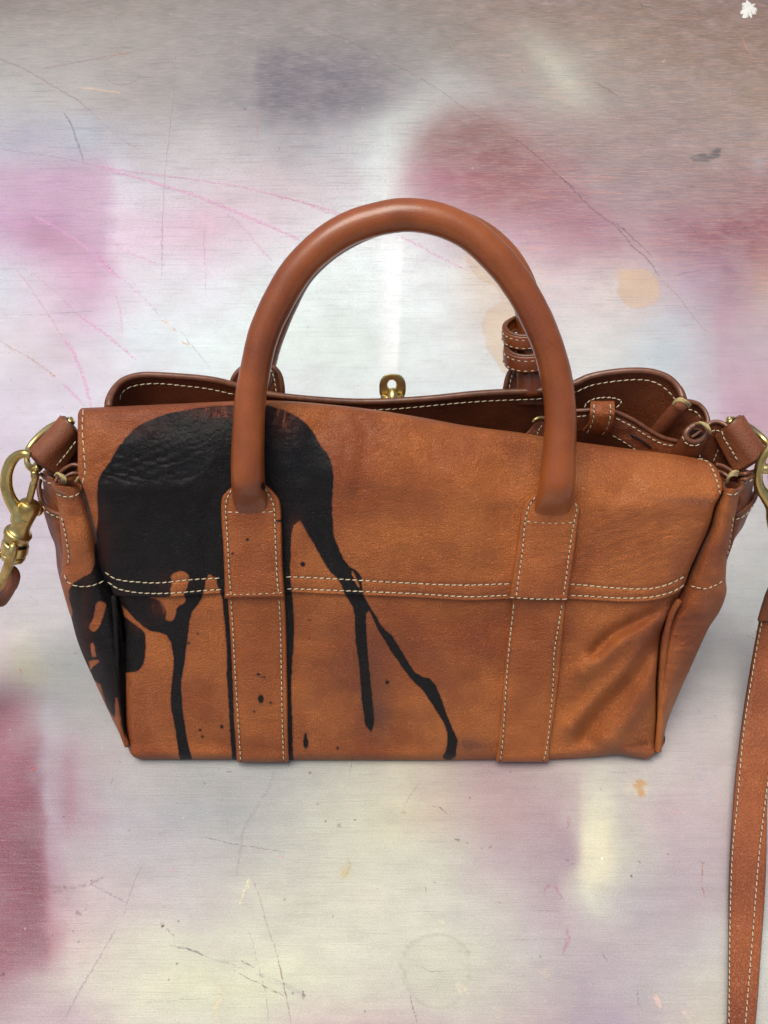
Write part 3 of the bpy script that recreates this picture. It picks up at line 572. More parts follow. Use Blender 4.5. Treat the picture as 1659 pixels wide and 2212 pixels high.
# ------------------------------------------------------------------ the satchel
bag = empty('satchel', (0.01, 0.065, 0), 'tan leather satchel splashed with black paint, standing open on the sprayed board', 'handbag')
top_c = [(175, 882), (327, 875), (506, 867), (560, 866), (621, 867), (719, 875), (817, 887), (915, 903), (1013, 921), (1135, 937), (1245, 955), (1373, 972), (1445, 981), (1505, 990)]
L_up = [(175, 882), (169, 892), (168, 910), (168, 965), (168.5, 1024), (176, 1045), (186, 1073), (208, 1155), (216, 1208), (228, 1245), (246, 1287)]
R_up = [(1505, 990), (1527, 995), (1545, 1007), (1557, 1029), (1562, 1051), (1556, 1071), (1543, 1095), (1532, 1138), (1509, 1190), (1490, 1232), (1478, 1268)]
B_up = [(246, 1287), (296, 1288), (362, 1289), (449, 1283), (484, 1281), (618, 1279), (715, 1283), (888, 1290), (1010, 1297), (1100, 1294), (1229, 1294), (1346, 1300), (1411, 1297), (1455, 1284), (1478, 1268)]
T_lo = [(244, 1272), (296, 1272), (484, 1266), (715, 1268), (1010, 1282), (1229, 1280), (1400, 1284), (1482, 1250)]
L_lo = [(244, 1272), (262, 1310), (269, 1360), (271, 1465), (271, 1569), (275, 1607), (285, 1631), (303, 1641)]
R_lo = [(1482, 1250), (1462, 1298), (1444, 1322), (1430, 1363), (1423, 1412), (1417, 1477), (1418, 1542), (1417, 1607), (1411, 1632), (1392, 1641)]
B_lo = [(303, 1641), (390, 1641), (511, 1641), (633, 1642), (923, 1643), (1072, 1641), (1190, 1641), (1281, 1636), (1333, 1630), (1359, 1635), (1392, 1641)]
st_up1 = [(226, 1235), (254, 1252), (310, 1258), (345, 1259), (414, 1252), (484, 1248.6), (614, 1246), (715, 1250), (854, 1258), (993, 1264), (1104, 1261), (1229, 1261.6), (1313, 1269), (1395, 1272), (1444, 1262), (1488, 1240)]
st_up2 = [(232, 1256), (251, 1270), (296, 1280), (362, 1281.6), (449, 1275), (484, 1273.6), (617, 1272), (715, 1275), (888, 1282), (1010, 1289), (1098, 1286), (1229, 1286), (1346, 1292), (1411, 1289), (1460, 1275), (1481, 1261)]
def coons(T, B, L, R, nx, ny, vs=None):
    u = np.linspace(0, 1, nx); v = np.linspace(0, 1, ny) if vs is None else vs
    t = cr(T, nx); b = cr(B, nx); l = cr(L, v); r = cr(R, v)
    U = u[None, :, None]; V = v[:, None, None]
    return (1-V)*t[None] + V*b[None] + (1-U)*l[:, None] + U*r[:, None] - ((1-U)*(1-V)*t[0] + U*(1-V)*t[-1] + (1-U)*V*b[0] + U*V*b[-1])
tcx = cr(top_c, 200)
def ytop(x): return np.interp(x, tcx[:, 0], tcx[:, 1])
def fold(x, y, a, b, w, amp, taper=.3):
    """a crease running a-b: ridge beside valley"""
    a = np.array(a, float); b = np.array(b, float); ab = b-a; L = np.hypot(*ab); t = ((x-a[0])*ab[0]+(y-a[1])*ab[1])/L**2
    s = ((x-a[0])*(-ab[1])+(y-a[1])*ab[0])/L/w
    return amp*np.exp(-.5*s*s)*smooth(-.05, taper, t)*(1-smooth(1-taper, 1.1, t))
def off_body(x, y):
    o = .0022*vnoise(x/210+3, y/190, 21) + .0012*vnoise(x/90, y/80+5, 22) + .0004*vnoise(x/36, y/30, 23)
    o = o + .004*(1-((x-850)/620)**2)*np.sin(np.clip((y-900)/740, 0, 1)*pi)
    # the grain itself, and fine wrinkles where the leather bends
    zg = smooth(-.5, .6, vnoise(x/120+2, y/100+8, 24)) + .55*smooth(1080, 940, y)
    o = o + zg*(.00011*vnoise(x/6.2+.8*vnoise(x/9, y/9, 26), y/4.8, 25) + .00006*vnoise(x/3.6, y/3.1, 27))
    g2 = lambda cx, cy, sx, sy: np.exp(-.5*(((x-cx)/sx)**2+((y-cy)/sy)**2))
    o = o + .00022*np.sin((y-.30*x)/3.0+2.2*vnoise(x/40, y/12, 28))*g2(270, 1018, 60, 22) + .00018*np.sin((x+.25*y)/3.4+2*vnoise(x/12, y/50, 29))*(g2(620, 905, 22, 28)+g2(470, 890, 30, 14)) + .00016*np.sin((y+.4*x)/3.6+2*vnoise(x/40, y/12, 30))*(g2(330, 1010, 130, 40)+.7*g2(1340, 1180, 130, 70))
    # soft folds gathered towards the right-hand seam
    f = lambda pts, w, a: a*np.exp(-(segdist(x, y, cr(pts, 14))/w)**2)
    o = o + f([(1458, 1300), (1400, 1332), (1327, 1369), (1285, 1410)], 15, -.0044) + f([(1440, 1322), (1390, 1352), (1330, 1398), (1262, 1450)], 22, .0044)
    o = o + f([(1424, 1376), (1390, 1436), (1345, 1484), (1296, 1532), (1262, 1590)], 22, -.0052) + f([(1402, 1376), (1350, 1452), (1290, 1510), (1235, 1570)], 22, .0044)
    o = o + f([(1416, 1430), (1390, 1500), (1350, 1560), (1320, 1600)], 24, .0042) + f([(1395, 1612), (1350, 1618)], 9, -.0022) + f([(1250, 1340), (1216, 1440)], 26, -.0014)
    # left: the panel is dented between the seams
    o = o + fold(x, y, (300, 1300), (420, 1500), 40, -.0016) + fold(x, y, (640, 1330), (700, 1600), 60, -.0024) + fold(x, y, (930, 1340), (960, 1600), 80, .0016)
    # pulled in round the handle tabs
    for cx in (545, 1180): o = o - .0026*np.exp(-.5*(((x-cx)/85)**2+((y-1110)/100)**2))
    # vertical dents beside the near handle
    f = lambda pts, w, a: a*np.exp(-(segdist(x, y, cr(pts, 10))/w)**2)
    o = o + f([(742, 925), (748, 960), (738, 1010), (728, 1060)], 9, -.0004) + f([(770, 900), (790, 930), (782, 1000), (768, 1080)], 10, -.0004) + f([(905, 920), (915, 960), (912, 1010)], 10, -.0003) + f([(880, 915), (888, 950), (896, 1000)], 9, -.0003)
    o = o + f([(620, 1010), (650, 1080), (640, 1180), (655, 1240)], 20, .0012) + f([(470, 1060), (440, 1120), (450, 1230)], 14, -.0010) + f([(462, 990), (420, 1040), (330, 1052), (230, 1050)], 12, .0008)
    o = o + fold(x, y, (800, 900), (770, 1150), 12, -.0003) + fold(x, y, (925, 930), (960, 1120), 10, -.0006) + fold(x, y, (1060, 960), (1100, 1200), 26, -.0022) + fold(x, y, (700, 900), (640, 1060), 22, -.0014)
    return o
def off_up(x, y):
    o = off_body(x, y)
    yc = np.interp(x, [170, 500, 800, 1100, 1300, 1560], [1052, 1060, 1050, 1085, 1100, 1090])
    yt = ytop(x); q = np.clip((yc-y)/(yc-yt+1e-6), 0, 1)
    o = o - .0165*q**1.55
    e = np.clip(1-(y-yt)/15., 0, 1); o = o - .0075*(1-np.sqrt(np.clip(1-e*e, 0, 1)))
    o = o + .0012*np.exp(-.5*((y-yc)/16)**2)*(smooth(560, 420, x)+smooth(1250, 1380, x))
    lx = np.interp(y, [p[1] for p in L_up], [p[0] for p in L_up]); rx = np.interp(y, [p[1] for p in R_up], [p[0] for p in R_up])
    for d in (x-lx, rx-x):
        e = np.clip(1-d/14., 0, 1); o = o - .0022*e*e
        e = np.clip(1-d/60., 0, 1); o = o - .004*e*e*smooth(1040, 1150, y)
    for s in (st_up1, st_up2): o = o - .0006*np.exp(-(segdist(x, y, s)/4.2)**2)
    o = o - .0005*np.exp(-(segdist(x, y, st_L)/4)**2) - .0005*np.exp(-(segdist(x, y, st_R)/4)**2)
    return o
def off_lo(x, y):
    o = off_body(x, y) - .0018
    lx = np.interp(y, [p[1] for p in L_lo], [p[0] for p in L_lo]); rx = np.interp(y, [p[1] for p in R_lo], [p[0] for p in R_lo])
    for d in (x-lx, rx-x):
        e = np.clip(1-d/22., 0, 1); o = o - .0065*(1-np.sqrt(np.clip(1-e*e, 0, 1)))
        e = np.clip(1-d/90., 0, 1); o = o - .003*e*e
    yb = np.interp(x, [p[0] for p in B_lo], [p[1] for p in B_lo])
    w = smooth(0, 40, yb-y)
    e = np.clip(1-(yb-y)/18., 0, 1); o = o*w - .006*(1-np.sqrt(np.clip(1-e*e, 0, 1)))
    # moulded shadow of the seam above
    return o
st_L = [(180, 882), (178, 927), (181.5, 973), (184, 1019), (177, 1047)]
st_R = [(1507, 991), (1527, 996), (1541, 1017), (1551, 1046), (1556, 1070)]

G = coons(top_c, B_up, L_up, R_up, 520, 190)
PX, PY = G[..., 0], G[..., 1]; P = RP(PX, PY, off_up(PX, PY))
# the leather rolls over the rim and goes down inside
inner_rows = []
for a in np.linspace(1, .08, 10):
    th_ = (1-a)*pi*.9; q = P[0] + np.array([0, .0045*sin(th_) + .010*(1-a), -.004*(1-cos(th_)) - .055*(1-a)**1.5]); inner_rows.append(q)
inner_rows = np.array(inner_rows[1:][::-1])
Pf = np.concatenate([inner_rows, P], 0)
x_, y_ = np.concatenate([np.repeat(PX[:1], 9, 0), PX]), np.concatenate([np.repeat(PY[:1], 9, 0)-3, PY])
at = {'paint': paint_panel(x_, y_).ravel(), 'thin': thin_panel(x_, y_).ravel(), 'dark_tone': dark_tone_panel(x_, y_).ravel()}
upper = grid_obj('upper_panel', Pf, M_panel, bag, at, thick=.0016, label='upper leather panel half covered by a black paint splash')
G = coons(T_lo, B_lo, L_lo, R_lo, 500, 190); PX, PY = G[..., 0], G[..., 1]
P = RP(PX, PY, off_lo(PX, PY)); P[..., 2] = np.maximum(P[..., 2], .0006)
und = np.array([P[-1] + np.array([0, .012*k, 0]) * np.array([1, 1, 1]) for k in (.5, 1, 4)]); und[..., 2] = .0006
P = np.concatenate([P, und], 0); PX = np.concatenate([PX, np.repeat(PX[-1:], 3, 0)]); PY = np.concatenate([PY, np.repeat(PY[-1:], 3, 0)])
lower = grid_obj('lower_panel', P, M_panel, bag, {'paint': paint_panel(PX, PY).ravel(), 'thin': thin_panel(PX, PY).ravel(), 'dark_tone': dark_tone_panel(PX, PY).ravel()}, thick=.0003, label='lower leather panel with black drips running down')

# stitches: small twisted strands, joined seam by seam
def stitches(name, pts, surf, parent, pitch=14.2, rad=.00034, mat=None, lift=.0003, duty=.76, skew=.10):
    p = cr(pts, 400); s = np.r_[0, np.cumsum(np.linalg.norm(np.diff(p[:, :2], axis=0), axis=1))]; n = max(2, int(round(s[-1]/pitch)))
    u = (np.arange(n)+.5)/n*s[-1]; half = .5*s[-1]/n*duty; J = Join(); up = -Fv
    def at_(v): return np.array([np.interp(v, s, p[:, 0]), np.interp(v, s, p[:, 1])])
    for k, c in enumerate(u):
        j = rng.normal(0, .35); h = half*(1+rng.normal(0, .06))
        a = at_(c-h+j); b = at_(c+h+j); t = (b-a)/(np.hypot(*(b-a))+1e-9); nn = np.array([-t[1], t[0]])*h*skew
        a = a+nn; b = b-nn; q = np.linspace(0, 1, 6)[:, None]; m = a*(1-q)+b*q
        P3 = surf(m[:, 0], m[:, 1]); e = np.sin(np.linspace(.12, pi-.12, 6))
        P3 = P3 + (-Fv*.4+NV*.6)*(lift*(e-.25))[:, None]
        V, F = tube3(P3, rad*(.55+.5*e)*(1+rng.normal(0, .06)), 6, .8, up=tuple(NV)); J.add(V, F, 0)
        g = at_(c+.5*s[-1]/n); g0, g1 = g-t*1.7, g+t*1.7
        Q = surf(np.array([g0[0], g[0], g1[0]]), np.array([g0[1], g[1], g1[1]])) + NV*.00002
        V, F = tube3(Q, np.array([.00022, .0003, .00022]), 6, .5, up=tuple(NV)); J.add(V, F, 1)
    return J.build(name, [mat or M_thread, M_hole], parent, kind='stuff')
S_up = lambda x, y: RP(x, y, off_up(x, y))
S_lo = lambda x, y: RP(x, y, off_lo(x, y))
def cut(pts, lo, hi):
    q = cr(pts, 400); return q[(q[:, 0] > lo) & (q[:, 0] < hi)][::8]
for s in (st_up1, st_up2):
    for a, b in ((0, 482), (616, 1103), (1229, 1600)): stitches('seam_stitching', cut(s, a, b), S_up, upper)
stitches('edge_stitching', st_L, S_up, upper, 16); stitches('edge_stitching', st_R, S_up, upper, 12)

# bands on the face (below) and handle tabs (above), each with its stitching
def band(name, Lc, Rc, base, thick, parent, mat, paint=none, n=120, k=26, ends=(True, True), **kw):
    l = cr(Lc, n); r = cr(Rc, n); s = .5-.5*np.cos(np.linspace(0, pi, k)); s = .35*np.linspace(0, 1, k)+.65*s
    Q = l[:, None]*(1-s[None, :, None]) + r[:, None]*s[None, :, None]
    wpx = np.hypot(*(r-l).T)[:, None]; d = np.minimum(s, 1-s)[None]*wpx
    v = np.linspace(0, 1, n)[:, None]; L = np.sum(np.hypot(*np.diff(l, axis=0).T)); dv = np.minimum(v*L if ends[0] else 99+0*v, (1-v)*L if ends[1] else 99+0*v)
    e = np.clip(1-np.minimum(d, dv)/5., 0, 1); h = thick*np.sqrt(np.clip(1-e*e*.98, 0, 1)) - .0009*e**6
    h = h - .00055*np.exp(-((d-13)/5)**2)*(dv > 12)
    o = base(Q[..., 0], Q[..., 1]) + h
    P = RP(Q[..., 0], Q[..., 1], o)
    P[..., 2] = np.maximum(P[..., 2], .0012)
    return grid_obj(name, P, mat, parent, {'paint': paint(Q[..., 0], Q[..., 1]).ravel(), 'thin': np.zeros(P.shape[:2]).ravel()}, **kw)
def tuck(f):  # bands wrap round the foot of the panel
    return lambda x, y: f(x, y)
def off_lo_s(x, y):
    o = off_body(x, y) - .0018; w = smooth(0, 40, 1646-y); e = np.clip(1-(1647-y)/14., 0, 1)
    return o*w - .0045*(1-np.sqrt(np.clip(1-e*e, 0, 1)))
def off_up_s(x, y): return off_body(x, y)
band_specs = [
 ([(491, 1286), (496, 1355), (502, 1450), (509, 1580), (512, 1647)], [(616, 1286), (619, 1355), (621, 1450), (623, 1580), (625, 1647)],
  [[(499, 1296), (503, 1355), (508, 1450), (515, 1560), (520, 1644)], [(603, 1296), (606, 1355), (608, 1450), (610, 1560), (613, 1644)]]),
 ([(1106, 1290), (1101, 1340), (1090, 1431), (1082, 1535), (1076, 1605), (1070, 1646)], [(1225, 1290), (1220, 1340), (1211, 1444), (1199, 1542), (1190, 1600), (1186, 1646)],
  [[(1110, 1306), (1105, 1350), (1097, 1431), (1090, 1536), (1086, 1600), (1081, 1643)], [(1214, 1306), (1205, 1360), (1197, 1412), (1195, 1477), (1188, 1558), (1182, 1610), (1174, 1643)]])]
for Lc, Rc, sts in band_specs:
    b = band('face_band', Lc, Rc, off_lo_s, .0024, bag, M_strap, paint_strap, 160, ends=(False, False))
    for s in sts: stitches('band_stitching', s, lambda x, y: RP(x, y, off_lo_s(x, y)+.0023), b, 11.5, .0003)
tab_specs = [
 # outline left, outline right, stitch lines
 ([(503, 1050), (486, 1065), (478, 1082), (478.5, 1131), (482, 1180), (485, 1262), (485, 1293)], [(572, 1044), (594, 1066), (606, 1087), (609, 1131), (611, 1212), (614, 1262), (616, 1292)],
  [[(501, 1057), (495, 1068), (489, 1083), (488, 1105), (491.6, 1164), (495.6, 1245), (500, 1287)], [(573, 1053), (580, 1069), (588, 1082), (593, 1105), (595, 1164), (598.6, 1245), (602, 1282)], [(490, 1106), (540, 1107), (592, 1105)], [(486, 1284.5), (550, 1283), (612, 1280)]]),
 ([(1157, 1066), (1138, 1082), (1127, 1102), (1122, 1132), (1116, 1180), (1107, 1240), (1099, 1294)], [(1240, 1070), (1250, 1084), (1254, 1099), (1250, 1128), (1239, 1216), (1233, 1260), (1227, 1298)],
  [[(1157, 1073), (1146, 1088), (1140, 1102), (1134, 1128), (1129, 1186), (1119, 1258), (1115, 1289)], [(1243, 1086), (1246, 1102), (1240, 1128), (1231, 1183), (1224, 1240), (1217, 1288)], [(1135, 1126), (1190, 1130), (1239, 1129)], [(1100, 1290), (1160, 1294), (1226, 1294)]])]
tabs = []
for Lc, Rc, sts in tab_specs:
    b = band('handle_tab', Lc, Rc, off_up_s, .0040, bag, M_strap, paint_strap, 170, ends=(True, True)); tabs.append(b)
    for i, s in enumerate(sts): stitches('tab_stitching', s, lambda x, y: RP(x, y, off_up_s(x, y)+.0037), b, 11.5 if i < 2 else 14, .00032)

# near handle: one rolled leather arch that flattens into the tabs
def hoff(y): return .0105 - .0000388*np.clip(1090-y, 0, 700)
hp = [(541, 1108, 30), (540, 1085, 35.5), (537, 1060, 36.5), (535, 995, 36.5), (537, 920, 34.5), (541, 861, 34), (548, 818, 33.5), (567, 730, 33.5), (597, 659, 34), (639, 588, 34.5), (690, 535, 35), (749, 496, 35.5), (813, 474, 35.5), (881, 464.5, 35.5), (950, 475, 35.5), (1014, 505, 35.5), (1072, 556, 35.5), (1120, 617, 35), (1158, 686, 34.5), (1185, 752, 34), (1203, 823, 33.5), (1210.5, 897, 34), (1208, 970, 36), (1203, 1044, 39), (1196, 1085, 39), (1191, 1125, 34)]
hq = cr([(a, b, hoff(b), r) for a, b, r in hp], 260)
endd = np.minimum(np.arange(260), np.arange(260)[::-1])*(np.sum(np.hypot(*np.diff(hq[:, :2], axis=0).T))/259)
fl = smooth(0, 95, endd); hq[:, 2] = hq[:, 2] - (1-smooth(-10, 88, endd))*.0080
HP = RP(hq[:, 0], hq[:, 1], hq[:, 2]); HR = pxm(HP, hq[:, 3])
for _ in range(2): pass
lum = 1 + .016*vnoise(np.arange(260)*.11, np.zeros(260), 31) + .007*vnoise(np.arange(260)*.5, np.zeros(260), 32)
V, F = tube3(HP, np.stack([HR*lum, HR*(.10+.90*fl)], 1), 40, up=tuple(NV))
x_, y_ = proj(V); hd = disc(568, 1050, 5, 9)(x_, y_)
J = Join(); J.add(V, F)
handle = mesh_obj('handle', V, J.F[0], M_handle, bag, {'paint': np.clip(hd, -30, 30), 'thin': np.zeros(len(V))}, label='near rolled leather handle standing up in an arch')

# ------------------------------------------------------------------ far wall of the satchel: inner face, bound rim, rim stitching
rim_pts = [(236, 880, -.026), (238, 862, -.030), (250, 838, -.038), (268, 822, -.043), (302, 812, -.047), (350, 812, -.049), (449, 820, -.052), (511, 834, -.054), (572, 851, -.055), (670, 863, -.056), (788, 869, -.057), (915, 863, -.057), (1038, 851, -.057), (1160, 845, -.057), (1200, 840, -.057), (1241, 829, -.057), (1280, 813, -.057), (1344, 803, -.056), (1399, 803, -.055), (1440, 815, -.053), (1465, 838, -.050), (1475, 862, -.046)]
rq = cr(rim_pts, 220); R3 = RP(rq[:, 0], rq[:, 1], rq[:, 2])
rows = []
for a in np.linspace(0, 1, 40):
    q = R3.copy(); q[:, 2] = R3[:, 2]*(1-a) + .004*a; q[:, 1] += .006*a - .004*np.sin(a*pi)*np.cos(np.arange(220)/14.)*0
    q[:, 0] = R3[:, 0]*(1-.08*a); q[:, 1] += .0016*vnoise(rq[:, 0]/60, a*4+0*rq[:, 0], 41)*min(1, a*5)
    rows.append(q)
BPn = np.array(rows)
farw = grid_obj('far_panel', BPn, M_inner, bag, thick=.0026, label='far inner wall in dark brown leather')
tube_obj('rim_binding', [(a, b-1, c+.0005) for a, b, c in rim_pts], 7.2, M_bind, farw, 240, 14)
def st_rim_surf(x, y): return RP(x, y, np.interp(x, rq[:, 0], rq[:, 2])+.0012)
stitches('rim_stitching', [(258, 866), (264, 848), (282, 836), (312, 830), (349, 829), (400, 834), (449, 840), (500, 851), (520, 858)], st_rim_surf, farw, 15, .0003)
stitches('rim_stitching', [(800, 886), (860, 883), (915, 878), (990, 871), (1060, 866), (1160, 862), (1200, 858), (1241, 848), (1280, 832), (1344, 822), (1394, 821), (1425, 831), (1448, 850), (1462, 868)], st_rim_surf, farw, 15, .0003)

# inside: bottom and cloth-dark lining so that the opening reads as deep
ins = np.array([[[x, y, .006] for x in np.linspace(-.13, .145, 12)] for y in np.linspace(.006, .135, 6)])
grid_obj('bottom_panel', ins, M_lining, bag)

# ------------------------------------------------------------------ gussets (the folded ends)
def gusset(name, Gi, Go, side, mat, paint, n=300, k=40, label=None):
    gi = cr(Gi, n); go = cr(Go, n); v = np.linspace(0, 1, n)[:, None]
    s = np.linspace(0, 1, k)[None]; sx = np.sin(s*pi/2)
    Q = gi[:, None]*(1-sx[..., None]) + go[:, None]*sx[..., None]
    top_ = -.014 + .013*np.sqrt(np.clip(1-(2*sx-1)**2, 0, 1))
    low = -.006 - .014*(1-np.sqrt(np.clip(1-sx**2, 0, 1))) + .002*np.sin(sx*pi) - .005*(1-smooth(0, .3, sx))
    w = smooth(.15, .55, v); o = top_*(1-w) + low*w
    o = o + .0014*vnoise(v*9+side*3, s*3, 51) *np.sin(s*pi) + .0007*vnoise(v*34, s*2+3, 52)*np.sin(s*pi)
    o = o + .00024*np.sin(Q[..., 1]/3.1+2.5*vnoise(Q[..., 0]/16, Q[..., 1]/14, 53))*np.exp(-((Q[..., 1]-1380)/75)**2)*np.sin(s*pi)
    P = RP(Q[..., 0], Q[..., 1], o); P[..., 2] = np.maximum(P[..., 2], .001)
    # round the silhouette and on to the far wall
    back = []
    for a in np.linspace(.04, 1, 16):
        q = P[:, -1].copy(); q[:, 1] = P[:, -1, 1]*(1-a) + (.128+0*q[:, 1])*a
        q[:, 0] = P[:, -1, 0] - side*(.010*a + .012*np.sin(a*pi)); back.append(q)
    P = np.concatenate([P, np.array(back).transpose(1, 0, 2)], 1)
    QX = np.concatenate([Q[..., 0], np.repeat(Q[:, -1:, 0], 16, 1)], 1); QY = np.concatenate([Q[..., 1], np.repeat(Q[:, -1:, 1], 16, 1)], 1)
    g = grid_obj(name, P, mat, bag, {'paint': paint(QX, QY).ravel(), 'thin': (.4*np.exp(-((QX-185)/12)**2)).ravel(), 'dark_tone': zero(QX, QY).ravel()}, label=label)
    def surf(x, y):
        x = np.asarray(x, float); y = np.asarray(y, float); xi = np.interp(y, gi[:, 1], gi[:, 0]); xo = np.interp(y, go[:, 1], go[:, 0])
        sx = np.clip((x-xi)/(xo-xi+1e-9), 0, 1); v = np.interp(y, gi[:, 1], np.linspace(0, 1, n))
        t_ = -.014+.013*np.sqrt(np.clip(1-(2*sx-1)**2, 0, 1)); l_ = -.006-.014*(1-np.sqrt(np.clip(1-sx**2, 0, 1)))+.002*np.sin(sx*pi)
        w = smooth(.15, .55, v); return RP(x, y, t_*(1-w)+l_*w+.0009)
    return g, surf
GiL = [(178, 1054), (187, 1077), (209, 1157), (218, 1210), (229, 1250), (243, 1290), (257, 1325), (268, 1400), (270, 1465), (272, 1568), (278, 1611)]
GoL = [(115, 1048), (123, 1077), (131, 1146), (135, 1192), (133, 1230), (133, 1263), (153, 1332), (171, 1395), (206, 1475), (240, 1548), (272, 1611)]
gl, SgL = gusset('gusset', GiL, GoL, -1, M_panel, paint_gusset, label='left gusset streaked with black paint')
GiR = [(1560, 1054), (1555, 1075), (1543, 1099), (1533, 1142), (1510, 1194), (1492, 1236), (1480, 1266), (1460, 1306), (1432, 1365), (1422, 1444), (1419, 1520), (1419, 1574), (1418, 1618)]
GoR = [(1601, 1057), (1594, 1084), (1587, 1120), (1576, 1183), (1571, 1203), (1568, 1248), (1569, 1281), (1555, 1320), (1530, 1359), (1497, 1431), (1465, 1503), (1442, 1558), (1433, 1600), (1427, 1622)]
gr, SgR = gusset('gusset', GiR, GoR, 1, M_panel, none, label='right gusset in clean tan leather')
pipL = [(246, 1288, -.005), (249, 1325, -.006), (252, 1400, -.0065), (253, 1464, -.007), (256, 1530, -.007), (262, 1575, -.0065), (275, 1611, -.006)]
pipR = [(1467, 1296, -.005), (1449, 1330, -.0055), (1438, 1379, -.006), (1431, 1444, -.0065), (1428, 1520, -.007), (1425, 1574, -.0065), (1421, 1622, -.006)]
def pip_paint(x, y): return np.clip(np.where(y < 1500, -8., (y-1503)*.5), -20, 20)
tube_obj('piping', pipL, 5.8, M_panel, gl, 80, 12, attr={'paint': pip_paint, 'thin': zero, 'dark_tone': zero}, lump=.08)
tube_obj('piping', pipR, 7.0, M_panel, gr, 80, 12, attr={'paint': none, 'thin': zero, 'dark_tone': zero}, lump=.08)
stitches('gusset_stitching', [(133, 1116), (142, 1157), (149, 1203), (145, 1219)], SgL, gl, 12, .0003)
stitches('gusset_stitching', [(139, 1240), (145, 1256), (165, 1266), (195, 1266), (225, 1255)], SgL, gl, 14, .0003)
stitches('gusset_stitching', [(1584, 1118), (1575, 1183), (1570, 1200)], SgR, gr, 12, .0003)
stitches('gusset_stitching', [(1491, 1265), (1522, 1272), (1548, 1263), (1562, 1254)], SgR, gr, 12, .0003)
stitches('gusset_stitching', [(121, 1066), (135, 1072), (155, 1073), (173, 1065)], SgL, gl, 14, .0003)
stitches('gusset_stitching', [(1569, 1066), (1583, 1070), (1597, 1062)], SgR, gr, 13, .0003)

# rolled tops of the gussets, seen end-on: folded leather edge, inner fold, wrapped thread
def loopt(name, pts, r, off, mat, parent, n=60, flat=1.0): return tube_obj(name, [(a, b, off) for a, b in pts] if len(pts[0]) == 2 else pts, r, mat, parent, n, 12, flat)
def cup(name, cx, cy, rx, ry, off, parent, mat):
    """dark mouth of a rolled end"""
    th = np.linspace(0, 2*pi, 32, endpoint=False); rows = []
    for r, dz in ((1, 0), (.75, -.0004), (.6, -.006), (.3, -.012), (.02, -.013)):
        q = RP(cx+rx*r*np.cos(th), cy+ry*r*np.sin(th), off+0*th); q[:, 2] += dz; rows.append(q)
    return mesh_obj(name, np.array(rows), gridF(5, 32, True)[:, ::-1], mat, parent)
cup('roll_mouth', 147, 1050, 29, 13, -.010, gl, M_inner)
loopt('rolled_edge', [(116, 1044, -.012), (122, 1056, -.008), (136, 1064, -.004), (152, 1066, -.003), (168, 1063, -.005), (179, 1053, -.010)], 6.2, 0, M_bind, gl)
loopt('rolled_edge', [(120, 1040, -.018), (130, 1022, -.020), (142, 1011, -.020), (158, 1004, -.020), (172, 1006, -.020)], 4.4, 0, M_bind, gl)
loopt('rolled_edge', [(128, 1040, -.013), (142, 1030, -.014), (156, 1023, -.015), (172, 1023, -.016)], 4.4, 0, M_bind, gl)
loopt('rolled_edge', [(88, 1024, -.026), (100, 1032, -.024), (114, 1036, -.022)], 4.6, 0, M_bind, gl)
for k in range(3): loopt('wrapped_thread', [(119+k*5, 1027+k*2, -.012), (124+k*5, 1022+k*2, -.008), (131+k*5, 1027+k*3, -.0055), (135+k*4, 1036+k*2, -.006), (136+k*3, 1044+k, -.009)], 2.6, 0, M_waxed, gl, 24)
loopt('wrapped_thread', [(164, 1040, -.006), (170, 1031, -.004), (176, 1026, -.004)], 2.8, 0, M_waxed, gl, 20)
cup('roll_mouth', 1580, 1052, 20, 11, -.011, gr, M_inner)
loopt('rolled_edge', [(1561, 1045, -.012), (1564, 1056, -.008), (1576, 1062, -.005), (1590, 1061, -.005), (1601, 1053, -.009), (1602, 1044, -.014)], 5.4, 0, M_bind, gr)
loopt('rolled_edge', [(1547, 1003, -.018), (1560, 1006, -.018), (1575, 1014, -.017), (1590, 1026, -.015)], 4.2, 0, M_bind, gr)
loopt('rolled_edge', [(1550, 1018, -.014), (1562, 1022, -.014), (1574, 1030, -.012)], 4.0, 0, M_bind, gr)
for k in range(3): loopt('wrapped_thread', [(1570+k*2, 1042-k*5, -.009), (1573+k*2, 1032-k*4, -.006), (1583+k*2, 1026-k*4, -.005), (1592+k, 1027-k*4, -.007)], 2.8, 0, M_waxed, gr, 24)

# second fold and side pocket on each end
def loft(name, A, B, mat, parent, n=60, k=24, bulge=0., belly=None, thick=.0016, **kw):
    """sheet between two curves of (px,py,off); bulge pushes its middle towards the near side"""
    a = cr(A, n); b = cr(B, n); s = np.linspace(0, 1, k)[None, :, None]
    Q = a[:, None]*(1-s) + b[:, None]*s
    o = Q[..., 2] + bulge*np.sin(s[..., 0]*pi) + .0005*vnoise(Q[..., 0]/14, Q[..., 1]/14, 61)
    P = RP(Q[..., 0], Q[..., 1], o); P[..., 2] = np.maximum(P[..., 2], .001)
    return grid_obj(name, P, mat, parent, {'paint': np.full(o.shape, 30.).ravel(), 'thin': zero(o, o).ravel(), 'dark_tone': zero(o, o).ravel()}, thick=thick, **kw)
fold2 = loft('inner_fold', [(90, 1026, -.030), (95, 1060, -.030), (101, 1078, -.030), (110, 1092, -.029), (125, 1110, -.028)], [(128, 1040, -.022), (134, 1060, -.022), (138, 1080, -.022), (140, 1100, -.022), (142, 1122, -.022)], M_roll, bag, bulge=.007)
S_f = lambda o: (lambda x, y: RP(x, y, o+0*np.asarray(x)))
stitches('fold_stitching', [(90, 1034), (102, 1042), (114, 1045)], S_f(-.019), fold2, 11, .0003)
